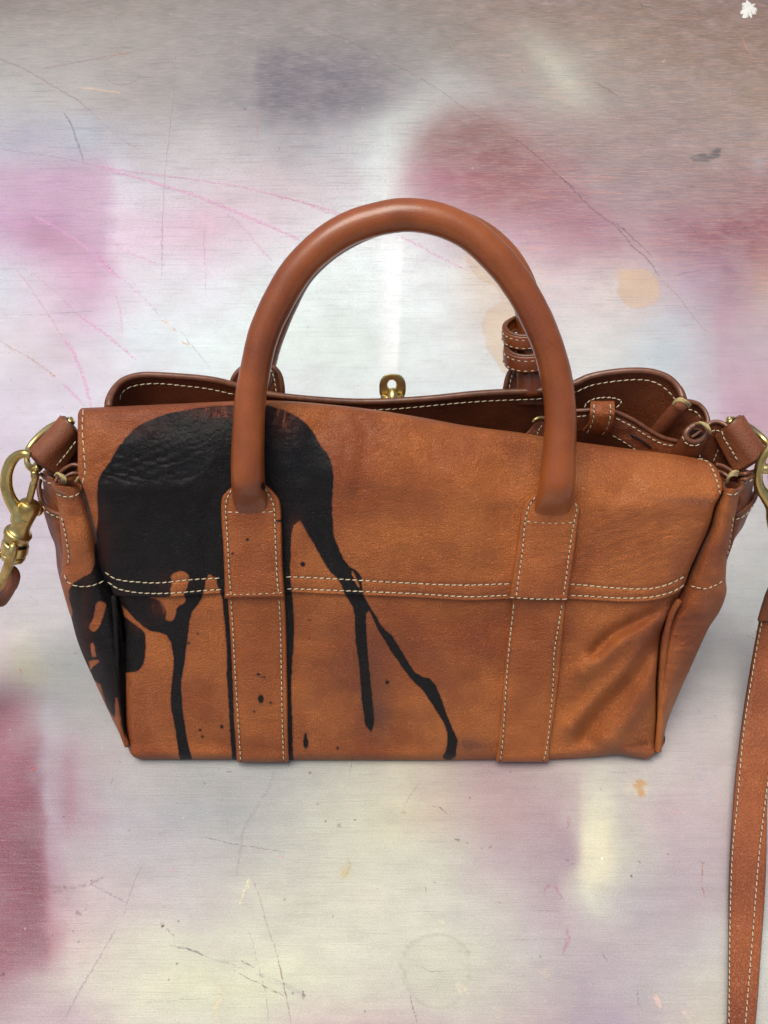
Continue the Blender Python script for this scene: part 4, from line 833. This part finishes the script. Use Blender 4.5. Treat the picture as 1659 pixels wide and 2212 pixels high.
pock = loft('side_pocket', [(85, 1056, -.036), (91, 1095, -.036), (99, 1123, -.036), (108, 1152, -.035), (119, 1180, -.034), (123, 1222, -.032), (132, 1262, -.028), (150, 1325, -.026)], [(146, 1112, -.024), (146, 1130, -.024), (147, 1150, -.024), (148, 1170, -.024), (150, 1190, -.024), (152, 1220, -.024), (160, 1260, -.022), (190, 1325, -.02)], M_roll, bag, bulge=.008, label='left outer pocket fold')
loopt('pocket_rim', [(86, 1036, -.038), (84, 1056, -.034), (89, 1082, -.029), (99, 1096, -.025), (112, 1105, -.022), (130, 1111, -.020)], 5.4, 0, M_bind, pock)
stitches('pocket_stitching', [(92, 1092), (102, 1106), (116, 1114), (131, 1119)], S_f(-.0175), pock, 12, .0003)
fold3 = loft('inner_fold', [(1594, 1036, -.022), (1590, 1060, -.022), (1586, 1085, -.022), (1580, 1110, -.022)], [(1629, 1030, -.031), (1625, 1062, -.031), (1618, 1085, -.030), (1604, 1102, -.029)], M_roll, bag, bulge=.007)
loopt('rolled_edge', [(1598, 1024, -.024), (1612, 1023, -.022), (1628, 1018, -.026)], 4.6, 0, M_bind, fold3)
loopt('rolled_edge', [(1600, 1036, -.019), (1614, 1034, -.018), (1630, 1026, -.024)], 3.6, 0, M_bind, fold3)
stitches('fold_stitching', [(1604, 1044), (1616, 1042), (1627, 1034)], S_f(-.0195), fold3, 11, .0003)
pock2 = loft('side_pocket', [(1577, 1112, -.024), (1576, 1125, -.024), (1574, 1140, -.024), (1572, 1160, -.024), (1568, 1185, -.024), (1556, 1225, -.024)], [(1634, 1062, -.036), (1627, 1090, -.036), (1615, 1115, -.035), (1604, 1140, -.034), (1588, 1163, -.031), (1570, 1200, -.028)], M_roll, bag, bulge=.008, label='right outer pocket fold')
loopt('pocket_rim', [(1632, 1042, -.038), (1634, 1062, -.034), (1627, 1082, -.029), (1614, 1097, -.025), (1600, 1107, -.022), (1588, 1111, -.021)], 5.4, 0, M_bind, pock2)
stitches('pocket_stitching', [(1587, 1122), (1602, 1118), (1616, 1108), (1626, 1094)], S_f(-.0175), pock2, 12, .0003)

# accordion ends between the near and far wall (right end is open to view)
inn = loft('accordion_fold', [(1476, 866, -.046), (1490, 868, -.048), (1508, 875, -.048), (1521, 888, -.046), (1528, 904, -.043)], [(1400, 990, -.060), (1425, 990, -.06), (1450, 990, -.06), (1480, 990, -.055), (1500, 990, -.05)], M_inner, bag, k=30)
loopt('fold_binding', [(1476, 868, -.0455), (1488, 867, -.047), (1508, 873, -.047), (1522, 887, -.045), (1529, 906, -.042), (1527, 918, -.040)], 5.0, 0, M_bind, inn)
stitches('fold_stitching', [(1486, 884), (1500, 888), (1510, 896), (1514, 905)], S_f(-.044), inn, 11, .0003)
inn2 = loft('accordion_fold', [(1522, 928, -.038), (1534, 917, -.039), (1548, 915, -.038), (1562, 920, -.036), (1574, 930, -.033)], [(1510, 1000, -.050), (1530, 1010, -.046), (1560, 1030, -.040), (1590, 1040, -.034), (1612, 1040, -.03)], M_inner, bag, k=30)
loopt('fold_binding', [(1523, 926, -.037), (1534, 914, -.038), (1550, 911, -.037), (1564, 916, -.035), (1574, 924, -.033)], 4.6, 0, M_bind, inn2)
stitches('fold_stitching', [(1536, 932), (1546, 929), (1556, 932)], S_f(-.0355), inn2, 11, .0003)
stitches('fold_stitching', [(1556, 960), (1548, 980), (1540, 998)], S_f(-.036), inn2, 11, .00024)
def roll(cx, cy, rx, ry, off, to, parent, r0, r1):
    tx, ty, to_ = to
    o = tube_obj('rolled_corner', [(cx, cy, off, r0), ((cx+tx)/2, (cy+ty)/2, (off+to_)/2, (r0+r1)/2), (tx, ty, to_, r1)], r0, M_inner, parent, 30, 20, cap_ if False else 1.0)
    return o
r1 = tube_obj('rolled_corner', [(1470, 874, -.041, 15), (1447, 900, -.046, 16), (1420, 935, -.055, 17), (1400, 965, -.06, 17)], 17, M_inner, bag, 30, 24)
for k in range(3): loopt('wrapped_thread', [(1454+k*2, 873-k*3.5, -.036), (1466+k*2, 865-k*2, -.033), (1480+k*2, 870-k, -.033), (1487+k*2, 879-k*2, -.038)], 3.0, 0, M_waxed, r1, 24)
r2 = tube_obj('rolled_corner', [(1502, 942, -.030, 25), (1492, 962, -.034, 27), (1475, 990, -.042, 28), (1465, 1010, -.048, 28)], 26, M_roll, bag, 30, 28)
loopt('rolled_edge', [(1490, 924, -.026), (1503, 918, -.026), (1519, 921, -.026), (1526, 932, -.026), (1518, 946, -.025), (1501, 954, -.024), (1485, 949, -.024), (1481, 936, -.025), (1490, 924, -.026)], 6.5, 0, M_bind, r2, 60)
cup('roll_mouth', 1503, 936, 15, 9, -.0245, r2, M_hole)
loopt('rolled_edge', [(1494, 944, -.0235), (1504, 938, -.023), (1514, 930, -.023)], 3.2, 0, M_bind, r2, 20)
for k in range(4): loopt('wrapped_thread', [(1504+k*5, 915-k*.5, -.024), (1514+k*4.5, 913+k*2, -.020), (1523+k*3.5, 920+k*3, -.019), (1530+k*1.5, 931+k*1.5, -.023)], 2.9, 0, M_waxed, r2, 24)
stitches('roll_stitching', [(1474, 942), (1480, 956), (1496, 963), (1512, 960)], S_f(-.0215), r2, 11, .0003)

# belt through its keeper inside the far wall
belt = loft('belt', [(1236, 889, -.047), (1270, 887, -.045), (1300, 884, -.043), (1328, 890, -.042), (1368, 908, -.042), (1405, 932, -.042), (1432, 946, -.042), (1462, 954, -.042)],
            [(1230, 930, -.052), (1262, 934, -.050), (1290, 936, -.048), (1316, 938, -.046), (1350, 958, -.045), (1380, 975, -.044), (1410, 990, -.044), (1450, 998, -.044)], M_inner, bag, n=90, k=20, bulge=.001, thick=.003)
loopt('belt_edge', [(1236, 888, -.0465), (1270, 886, -.0445), (1300, 883, -.0425), (1328, 889, -.0415), (1368, 907, -.0415), (1405, 931, -.0415), (1432, 945, -.0415), (1462, 953, -.0415)], 4.6, 0, M_bind, belt, 90)
stitches('belt_stitching', [(1245, 900), (1268, 898)], S_f(-.0435), belt, 12, .00028)
stitches('belt_stitching', [(1330, 903), (1365, 921), (1400, 943), (1428, 958), (1455, 963)], S_f(-.0405), belt, 13, .00028)
stitches('belt_stitching', [(1322, 940), (1345, 953), (1366, 967), (1376, 974)], S_f(-.0425), belt, 13, .00022)
loopt('belt_slot', [(1362, 937, -.0425), (1372, 943, -.0415), (1390, 954, -.0415), (1406, 967, -.0425)], 2.6, 0, M_hole, belt, 20)
keep = loft('belt_keeper', [(1276, 866, -.040), (1275, 874, -.036), (1274, 890, -.0335), (1273, 908, -.0345), (1266, 924, -.038), (1258, 934, -.044)], [(1327, 866, -.040), (1328, 875, -.036), (1328, 893, -.0335), (1325, 912, -.0345), (1318, 929, -.038), (1309, 942, -.044)], M_strap, bag, n=60, k=20, bulge=.0012, thick=.0022, label='light tan loop that holds the belt')
for pts in ([(1283, 872), (1283, 890), (1281, 908), (1274, 926), (1266, 937)], [(1318, 872), (1319, 892), (1316, 911), (1309, 930), (1299, 941)]):
    stitches('keeper_stitching', pts, lambda x, y: RP(x, y, np.interp(y, [866, 874, 890, 908, 926, 940], [-.0385, -.034, -.0315, -.0325, -.037, -.042])), keep, 12, .0003)
stitches('keeper_stitching', [(1262, 881), (1267, 871), (1280, 863), (1300, 859), (1326, 860), (1343, 867), (1338, 875), (1330, 881)], S_f(-.053), farw, 11, .00034)
bk = tube_obj('buckle_end', [(1150, 912, -.040, 3), (1158, 905, -.040, 4), (1168, 902, -.041, 4), (1178, 904, -.042, 4)], 3.5, M_brass, bag, 20, 10)
bt = loft('buckle_tab', [(1136, 938, -.042), (1150, 922, -.042), (1160, 914, -.042), (1172, 908, -.042)], [(1150, 950, -.042), (1165, 950, -.042), (1180, 950, -.042), (1195, 950, -.042)], M_roll, bag, n=20, k=10)
stitches('buckle_stitching', [(1160, 940), (1164, 928), (1172, 918)], S_f(-.0405), bt, 9, .00028)

# far handle: tabs behind the rim, arch mostly behind the near one, two leather keepers on it
fh = [(556, 862, -.064, 30), (558, 835, -.064, 30), (564, 800, -.0645, 30), (576, 750, -.066, 30), (594, 700, -.068, 30), (613, 655, -.069, 30.5), (647, 594, -.071, 29.5), (696, 544, -.072, 29), (752, 507, -.073, 29), (815, 481, -.074, 28.5), (885, 468, -.074, 28.5), (960, 477, -.074, 29), (1028, 503, -.074, 31.5), (1082, 545, -.073, 31), (1118, 596, -.072, 31), (1138, 650, -.070, 30.5), (1146, 700, -.068, 30.5), (1147, 750, -.066, 30.5), (1146, 800, -.064, 32), (1146, 850, -.062, 32)]
fhq = cr(fh, 160); FH = RP(fhq[:, 0], fhq[:, 1], fhq[:, 2]); V, F = tube3(FH, pxm(FH, fhq[:, 3]), 26, up=tuple(NV)); J = Join(); J.add(V, F)
fhandle = mesh_obj('handle', V, J.F[0], M_handle, bag, {'paint': np.full(len(V), 30.), 'thin': np.zeros(len(V))}, label='far rolled leather handle, mostly hidden behind the near one')
def far_tab(Lc, Rc, st, lab=None):
    t = loft('handle_tab', [(a, b, -.0655) for a, b in Lc], [(a, b, -.0655) for a, b in Rc], M_roll, bag, n=40, k=26, bulge=.006, thick=.004, label=lab)
    for s in st: stitches('tab_stitching', s, S_f(-.0595), t, 12, .0003)
far_tab([(556, 786), (530, 792), (512, 806), (500, 830), (498, 870)], [(575, 786), (592, 794), (605, 810), (611, 838), (611, 875)], [[(584, 796), (592, 815), (597, 848)]])
loopt('tab_edge', [(545, 786, -.064), (522, 796, -.063), (507, 812, -.062), (500, 832, -.062), (500, 860, -.064)], 5.5, 0, M_bind, fhandle)
loopt('tab_edge', [(578, 784, -.062), (594, 796, -.061), (605, 812, -.061), (610, 836, -.061), (611, 862, -.063)], 5.5, 0, M_bind, fhandle)
far_tab([(1140, 776), (1122, 780), (1106, 794), (1095, 812), (1089, 845), (1088, 875)], [(1155, 774), (1175, 780), (1192, 794), (1203, 812), (1209, 845), (1209, 875)], [[(1119, 789), (1110, 802), (1104, 818), (1100, 840)]], 'gathered tab under the two keepers of the far handle')
loopt('tab_edge', [(1130, 779, -.062), (1112, 790, -.061), (1098, 810, -.061), (1091, 838, -.061), (1089, 862, -.063)], 5.0, 0, M_bind, fhandle)
for dx in (0, 22): tube_obj('gather', [(1134+dx, 772, -.0575, 5), (1136+dx, 784, -.0555, 8), (1136+dx, 800, -.057, 8), (1134+dx, 818, -.0605, 3)], 8, M_roll, fhandle, 20, 12)
def keeper(cx, y0, y1, rx, off, tilt, parent):
    th = np.linspace(0, 2*pi, 48, endpoint=False); rows = []
    for q in np.r_[np.linspace(0, 1, 12)]:
        yy = y0*(1-q)+y1*q; bul = 1+.03*np.sin(q*pi)
        C0 = RP(cx, yy, off); r = pxm(C0, rx)*bul
        rows.append(C0 + np.stack([r*np.cos(th), r*.86*np.sin(th)*.9, -.25*r*np.sin(th)*0+tilt*r*np.cos(th)], 1))
    P = np.array(rows); k = mesh_obj('handle_keeper', P, gridF(12, 48, True)[:, ::-1], M_handle, parent, {'paint': np.full(12*48, 30.), 'thin': np.zeros(12*48)})
    m = k.modifiers.new('thickness', 'SOLIDIFY'); m.thickness = .0022; m.offset = 0
    for row in (2, 9):
        Q = P[row]; J = Join()
        for i in range(0, 48, 2):
            if Q[i, 1] > Q[:, 1].mean()+.002: continue
            a, b = Q[i], Q[(i+1) % 48]; a = a+(a-P[row].mean(0))*.105; b = b+(b-P[row].mean(0))*.105; m1 = (a+b)/2
            V, F = tube3(np.array([a, m1+(m1-Q.mean(0))*.01, b]), np.array([.0003, .0004, .0003]), 6); J.add(V, F)
        J.build('keeper_stitching', [M_thread], k, kind='stuff')
    for row in (0, 11):
        Q = np.vstack([P[row], P[row][:1]]); V, F = tube3(Q + (Q-Q[:-1].mean(0))*-.06, .0011, 8, cap=False); J = Join(); J.add(V, F)
        J.build('keeper_edge', [M_bind], k)
keeper(1137, 704, 731, 47, -.066, .10, bag)
keeper(1142, 746, 779, 49, -.062, .12, bag)

# turn-lock plate on the far wall
def lock():
    e = empty('turn_lock', (0, 0, 0), '', ''); 
    for k in ('label', 'category'): del e[k]
    e.parent = bag; e.location = tuple(-np.array(bag.location))
    th = np.linspace(0, 2*pi, 64, endpoint=False)
    # squarish plate with a round hole; its plane leans with the wall
    ox = 848 + 29.5*np.sign(np.cos(th))*np.abs(np.cos(th))**.72; oy = 836 + 29*np.sign(np.sin(th))*np.abs(np.sin(th))**np.where(np.sin(th) > 0, .6, .95)
    hx = 846.5 + 9.2*np.cos(th); hy = 830.5 + 9.6*np.sin(th)
    rows = []
    for f, o in (.03, -.0648), (.09, -.0643), (.13, -.0642), (.3, -.0642), (.5, -.0642), (.7, -.0642), (.88, -.0642), (.94, -.0643), (.98, -.0648):
        rows.append(RP(ox*(1-f)+hx*f, oy*(1-f)+hy*f, o+0*th))
    mesh_obj('lock_plate', np.array(rows), gridF(13, 64, True)[:, ::-1], M_brass, e)
    tube_obj('lock_post', [(848, 842, -.0628, 6), (848, 847, -.0615, 9), (848, 855, -.0605, 12), (848, 866, -.060, 14)], 10, M_brass, e, 20, 20)
    tube_obj('lock_base', [(826, 857, -.0625, 6), (838, 861, -.060, 6), (858, 861, -.060, 6), (870, 857, -.0625, 6)], 6, M_brass, e, 24, 12)
lock()

# ------------------------------------------------------------------ leather loops with brass bars at both ends
def end_loop(side, poly, st, off):
    (ax, ay), (bx_, by_), (cx_, cy_), (dx_, dy_) = poly      # far corner, inner, near corner, outer
    # the wrap is a bent sheet: a cylinder along the bar plus the tongue stitched to the gusset
    A = RP(ax, ay, off-.004); D = RP(dx_, dy_, off+.004); B = RP(bx_, by_, off-.008); Cc = RP(cx_, cy_, off+.002)
    n = 24; s = np.linspace(0, 1, n)[:, None]; topl = A*(1-s)+D*s; botl = B*(1-s)+Cc*s; rows = []
    dirv = topl[-1]-topl[0]; dirv /= np.linalg.norm(dirv)
    for i in range(n):
        p, q = botl[i], topl[i]; v = q-p; L = np.linalg.norm(v); v /= L; out = np.cross(v, dirv); out *= np.sign(out @ (CAM-p)); out /= np.linalg.norm(out)
        r = .0052; c = q - v*r - out*r*.3
        row = [p - v*.004 + (c+out*r-p+v*.004)*t for t in np.linspace(0, 1, 9)]
        row += [c + v*r*sin(a) + out*r*cos(a) for a in np.linspace(0, pi*1.7, 26)[1:]]
        rows.append(row)
    P = np.array(rows)
    lp = grid_obj('hanger_loop', P, M_roll, bag, {'paint': np.full(P.shape[:2], 30.).ravel(), 'thin': zero(P[..., 0], 0).ravel()}, thick=.002, label=('left' if side < 0 else 'right')+' leather loop wrapped round a brass bar')
    for row in (0, n-1):
        Q = P[row] ; V, F = tube3(Q, .0011, 8); J = Join(); J.add(V, F); J.build('loop_edge', [M_bind], lp)
    stitches('loop_stitching', st, S_f(off+.003), lp, 12, .00034)
    return lp
end_loop(-1, [(141, 908), (166, 934), (112, 1018), (68, 982)], [(165, 952), (150, 972), (134, 992), (120, 1008), (108, 1017)], -.028)
end_loop(1, [(1596, 904), (1560, 931), (1603, 1012), (1650, 980)], [(1559, 930), (1563, 945), (1576, 966), (1590, 990), (1602, 1008), (1609, 1014)], -.028)
# dark leather backing sheets behind the loops and folds
loft('accordion_fold', [(92, 1018, -.042), (120, 1008, -.044), (150, 1000, -.044), (186, 1000, -.044)], [(100, 1075, -.038), (130, 1085, -.036), (160, 1085, -.034), (190, 1085, -.034)], M_inner, bag, n=20, k=12)
loft('accordion_fold', [(1535, 1000, -.044), (1570, 1002, -.044), (1600, 1010, -.044), (1626, 1020, -.042)], [(1555, 1085, -.034), (1575, 1085, -.034), (1600, 1080, -.038), (1618, 1070, -.040)], M_inner, bag, n=20, k=12)
loft('accordion_fold', [(104, 1022, -.036), (124, 995, -.038), (146, 962, -.040), (170, 930, -.042)], [(122, 1050, -.030), (150, 1050, -.032), (170, 1050, -.034), (186, 1050, -.036)], M_inner, bag, n=30, k=14)

# ------------------------------------------------------------------ shoulder strap with its two snap hooks (clipped on, a thing of its own)
strap = empty('shoulder_strap', tuple(RZ(1600, 1950, 0)), 'brown pebbled shoulder strap with brass swivel hooks, lying beside the satchel on the right', 'strap')
OL = -.032
def metal(name, pts, n=50, seg=20, flat=1.0, parent=strap, up=None):
    return tube_obj(name, pts, 5, M_brass, parent, n, seg, flat, up=up)
def sub(name, parent):
    e = bpy.data.objects.new(name, None); C.objects.link(e); e.parent = parent; e.location = tuple(-origin(parent)); e.empty_display_size = .01
    return e
hkL = sub('snap_hook', strap); hkL['label'] = 'brass swivel snap hook hanging left of the satchel'
# D-ring: straight bar inside the leather loop, bow outside it
ringL = sub('d_ring', bag)
metal('ring_bar', [(155, 908, OL-.003, 9), (150, 915, OL-.003, 8.5), (140, 926, OL-.004, 6.5), (110, 962, OL-.004, 6.5), (84, 994, OL-.002, 6.5), (80, 1004, OL+.004, 8), (83, 1012, OL+.007, 9.5)], parent=ringL)
metal('ring_bow', [(154, 906, OL-.004, 6), (136, 910, OL-.007, 7), (106, 926, OL-.009, 8.5), (80, 948, OL-.008, 8.5), (62, 970, OL-.004, 7), (58, 990, OL+.003, 6.5), (62, 1006, OL+.007, 7.5), (72, 1012, OL+.010, 9), (84, 1010, OL+.010, 10.5)], parent=ringL)
metal('hook_bow', [(66, 984, OL+.016, 7.5), (54, 980, OL+.016, 9), (38, 984, OL+.014, 10.5), (24, 998, OL+.013, 12), (15, 1022, OL+.013, 12.5), (14, 1048, OL+.013, 13), (20, 1072, OL+.013, 13.5), (30, 1090, OL+.013, 15), (42, 1106, OL+.013, 19), (46, 1122, OL+.013, 23)], parent=hkL)
metal('hook_gate', [(74, 1018, OL+.013, 8), (76, 1030, OL+.013, 9), (74, 1040, OL+.013, 6), (72, 1046, OL+.013, 7.5), (64, 1078, OL+.013, 7.5), (60, 1092, OL+.013, 7)], 40, parent=hkL)
metal('hook_body', [(66, 1084, OL+.012, 17), (65, 1087, OL+.012, 21), (62, 1096, OL+.012, 23.5), (54, 1114, OL+.012, 22), (47, 1132, OL+.012, 20.5), (43.5, 1142, OL+.012, 21), (41.5, 1147, OL+.012, 24), (40.5, 1149, OL+.012, 28.5), (39, 1153, OL+.012, 30), (38, 1157, OL+.012, 28.5), (37, 1160, OL+.012, 27), (35.5, 1165, OL+.012, 27)], 90, 28, parent=hkL)
tube_obj('hook_collar', [(36, 1164, OL+.012, 23), (34, 1178, OL+.012, 23)], 22, simple('dark_gap', (60, 52, 40), .5, .8), hkL, 8, 24)
metal('swivel', [(34, 1173, OL+.012, 26), (33.5, 1175, OL+.012, 28.5), (31, 1190, OL+.012, 28.5), (30.5, 1192, OL+.012, 27), (30, 1194, OL+.012, 22), (29.5, 1196, OL+.012, 22), (29, 1198, OL+.012, 26), (27.5, 1206, OL+.012, 25), (27, 1208, OL+.012, 20)], 60, 10, parent=hkL)
metal('gate_button', [(82, 1084, OL+.008, 6), (84, 1092, OL+.008, 9), (84, 1104, OL+.008, 9), (80, 1112, OL+.008, 5)], 20, 14, parent=hkL)
metal('swivel_eye', [(30, 1176, OL+.022, 9), (26, 1196, OL+.023, 11), (18, 1222, OL+.021, 10.5), (8, 1248, OL+.020, 10), (0, 1266, OL+.018, 9), (-16, 1276, OL+.016, 9), (-30, 1258, OL+.014, 9), (-20, 1222, OL+.012, 9), (2, 1190, OL+.010, 9)], 60, 14, parent=hkL)
# right-hand hook, cut by the picture's edge
ringR = sub('d_ring', bag); hkR = sub('snap_hook', strap); hkR['label'] = 'brass snap hook at the right-hand hanger loop'
metal('ring_bar', [(1574, 908, OL-.003, 9), (1580, 915, OL-.003, 8.5), (1592, 930, OL-.004, 6.5), (1620, 965, OL-.004, 6.5), (1640, 992, OL-.001, 7), (1646, 1006, OL+.008, 10)], parent=ringR)
metal('ring_bow', [(1573, 906, OL-.004, 6), (1592, 908, OL-.007, 7), (1622, 926, OL-.009, 8), (1650, 950, OL-.006, 8), (1672, 978, OL+.003, 8), (1674, 1000, OL+.008, 9), (1660, 1012, OL+.012, 11), (1642, 1012, OL+.012, 11)], parent=ringR)
metal('hook_bow', [(1664, 964, OL+.014, 8), (1650, 984, OL+.014, 9), (1640, 1008, OL+.014, 9.5), (1637, 1034, OL+.014, 10), (1643, 1056, OL+.014, 11), (1656, 1074, OL+.014, 13), (1672, 1096, OL+.014, 18), (1680, 1120, OL+.014, 24), (1690, 1150, OL+.014, 27)], parent=hkR)
metal('hook_gate', [(1668, 1008, OL+.014, 8), (1668, 1040, OL+.014, 8), (1680, 1080, OL+.014, 9)], 20, parent=hkR)
metal('swivel', [(1690, 1160, OL+.014, 26), (1692, 1180, OL+.014, 26), (1694, 1196, OL+.014, 20)], 20, 12, parent=hkR)
metal('swivel_eye', [(1692, 1190, OL+.024, 10), (1696, 1230, OL+.020, 10), (1698, 1262, OL+.014, 10), (1700, 1230, OL+.004, 10), (1698, 1196, OL+.006, 10)], 30, 12, parent=hkR)

# the strap itself: from the right hook down on to the board, out below the picture, round and back to the left hook
Ls = [(1684, 1236), (1660, 1278), (1648, 1312), (1639, 1343), (1623, 1428), (1607, 1525), (1597, 1600), (1584.5, 1717), (1574.5, 1892), (1573, 2042), (1569.5, 2212), (1556, 2290)]
Rs = [(1740, 1236), (1726, 1278), (1716, 1312), (1708, 1343), (1694, 1428), (1678, 1525), (1670, 1600), (1659, 1700), (1654.5, 1892), (1645, 2042), (1632, 2212), (1616, 2290)]
zc = [.085, .070, .058, .048, .030, .018, .012, .008, .0055, .0045, .0045, .0045]
def catz(n):
    l = cr([(a, b, z) for (a, b), z in zip(Ls, zc)], n); r = cr([(a, b, z+.0035*min(1, max(0, (b-1500)/500))) for (a, b), z in zip(Rs, zc)], n)
    return l, r
l, r = catz(200); L3 = RZ(l[:, 0], l[:, 1], l[:, 2]); R3_ = RZ(r[:, 0], r[:, 1], r[:, 2])
# continue in the world: a wide bend out of view, then back up to the left hook
mid = (L3[-1]+R3_[-1])/2; wdt = (R3_[-1]-L3[-1]); hw = np.linalg.norm(wdt)/2
lend = RP(np.array([0.]), np.array([1262.]), OL+.016)[0]
cps = np.array([mid, mid+[-.008, -.05, 0], mid+[-.06, -.13, 0], [0, -.36, .0045], [-.20, -.30, .0045], [-.29, -.16, .006], [-.275, -.04, .03], lend+[-.045, -.02, -.035], lend+[-.018, -.004, -.010], lend+[-.004, 0, -.001]])
cc = cr(np.c_[cps, np.zeros(len(cps))][:, [0, 1, 2]], 160)
T = np.gradient(cc, axis=0); T /= np.linalg.norm(T, axis=1)[:, None]; side = np.cross(T, [0, 0, 1.]); side /= np.linalg.norm(side, axis=1)[:, None]; side *= np.sign(side[0] @ wdt)
hwv = np.interp(np.arange(160), [0, 30, 159], [hw, .0095, .0095])[:, None]
L3 = np.vstack([L3, (cc-side*hwv)[1:]]); R3_ = np.vstack([R3_, (cc+side*hwv)[1:]])
s = np.linspace(0, 1, 22); e = np.clip(1-np.minimum(s, 1-s)/.07, 0, 1); hgt = .0026*np.sqrt(np.clip(1-e*e, 0, 1)) - .0004*np.exp(-((np.minimum(s, 1-s)-.1)/.035)**2)
P = L3[:, None]*(1-s[None, :, None]) + R3_[:, None]*s[None, :, None]
nrm = np.cross(np.gradient(P, axis=0), np.gradient(P, axis=1)); nrm /= np.linalg.norm(nrm, axis=2)[..., None]+1e-12; nrm *= np.sign(nrm[..., 2:3]+1e-9)
P = P + nrm*(hgt[None, :, None])
stp = grid_obj('strap_band', P, M_sstrap, strap, thick=.0028, label='long pebbled leather band')
nv = 200
for pts in ([(1661, 1290), (1653, 1320), (1645, 1345), (1630, 1428), (1614, 1525), (1604, 1600), (1592, 1742), (1582, 1842), (1577, 1992), (1574.5, 2212)], [(1662, 1660), (1657, 1700), (1640, 1842), (1624, 2042), (1610, 2212)]):
    def ss(x, y):
        x = np.asarray(x, float); y = np.asarray(y, float)
        z = np.interp(y, [b for _, b in Ls], zc) + .0030 + .0030*np.clip((y-1500)/500, 0, 1)*np.clip((x-np.interp(y, [b for _, b in Ls], [a for a, _ in Ls]))/65, 0, 1)
        return RZ(x, y, z)
    stitches('strap_stitching', pts, ss, stp, 13.5, .0003, lift=.0002)
# turned-over end of the strap, just above its overlap line
ov = cr([(a-.5, b, z) for (a, b), z in zip(Ls[:4], zc[:4])], 30); ovr = cr([(a, b, z) for (a, b), z in zip(Rs[:4], zc[:4])], 30)
s = np.linspace(0, 1, 14)[None, :, None]; Q = ov[:, None]*(1-s)+ovr[:, None]*s; P = RZ(Q[..., 0], Q[..., 1], Q[..., 2]+.0045)
grid_obj('strap_end', P, M_roll, strap, {'paint': np.full(P.shape[:2], 30.).ravel(), 'thin': zero(P[..., 0], 0).ravel()}, thick=.002)
# folded strap end in the left swivel eye
lfold = loft('strap_end', [(14, 1228, OL+.016), (26, 1232, OL+.018), (33, 1246, OL+.018), (30, 1266, OL+.016), (16, 1292, OL+.012), (-6, 1312, OL+.008)], [(6, 1262, OL+.004), (2, 1268, OL+.006), (0, 1276, OL+.006), (-8, 1290, OL+.004), (-24, 1304, OL+.002), (-40, 1320, OL)], M_sstrap, strap, n=40, k=10, thick=.003)
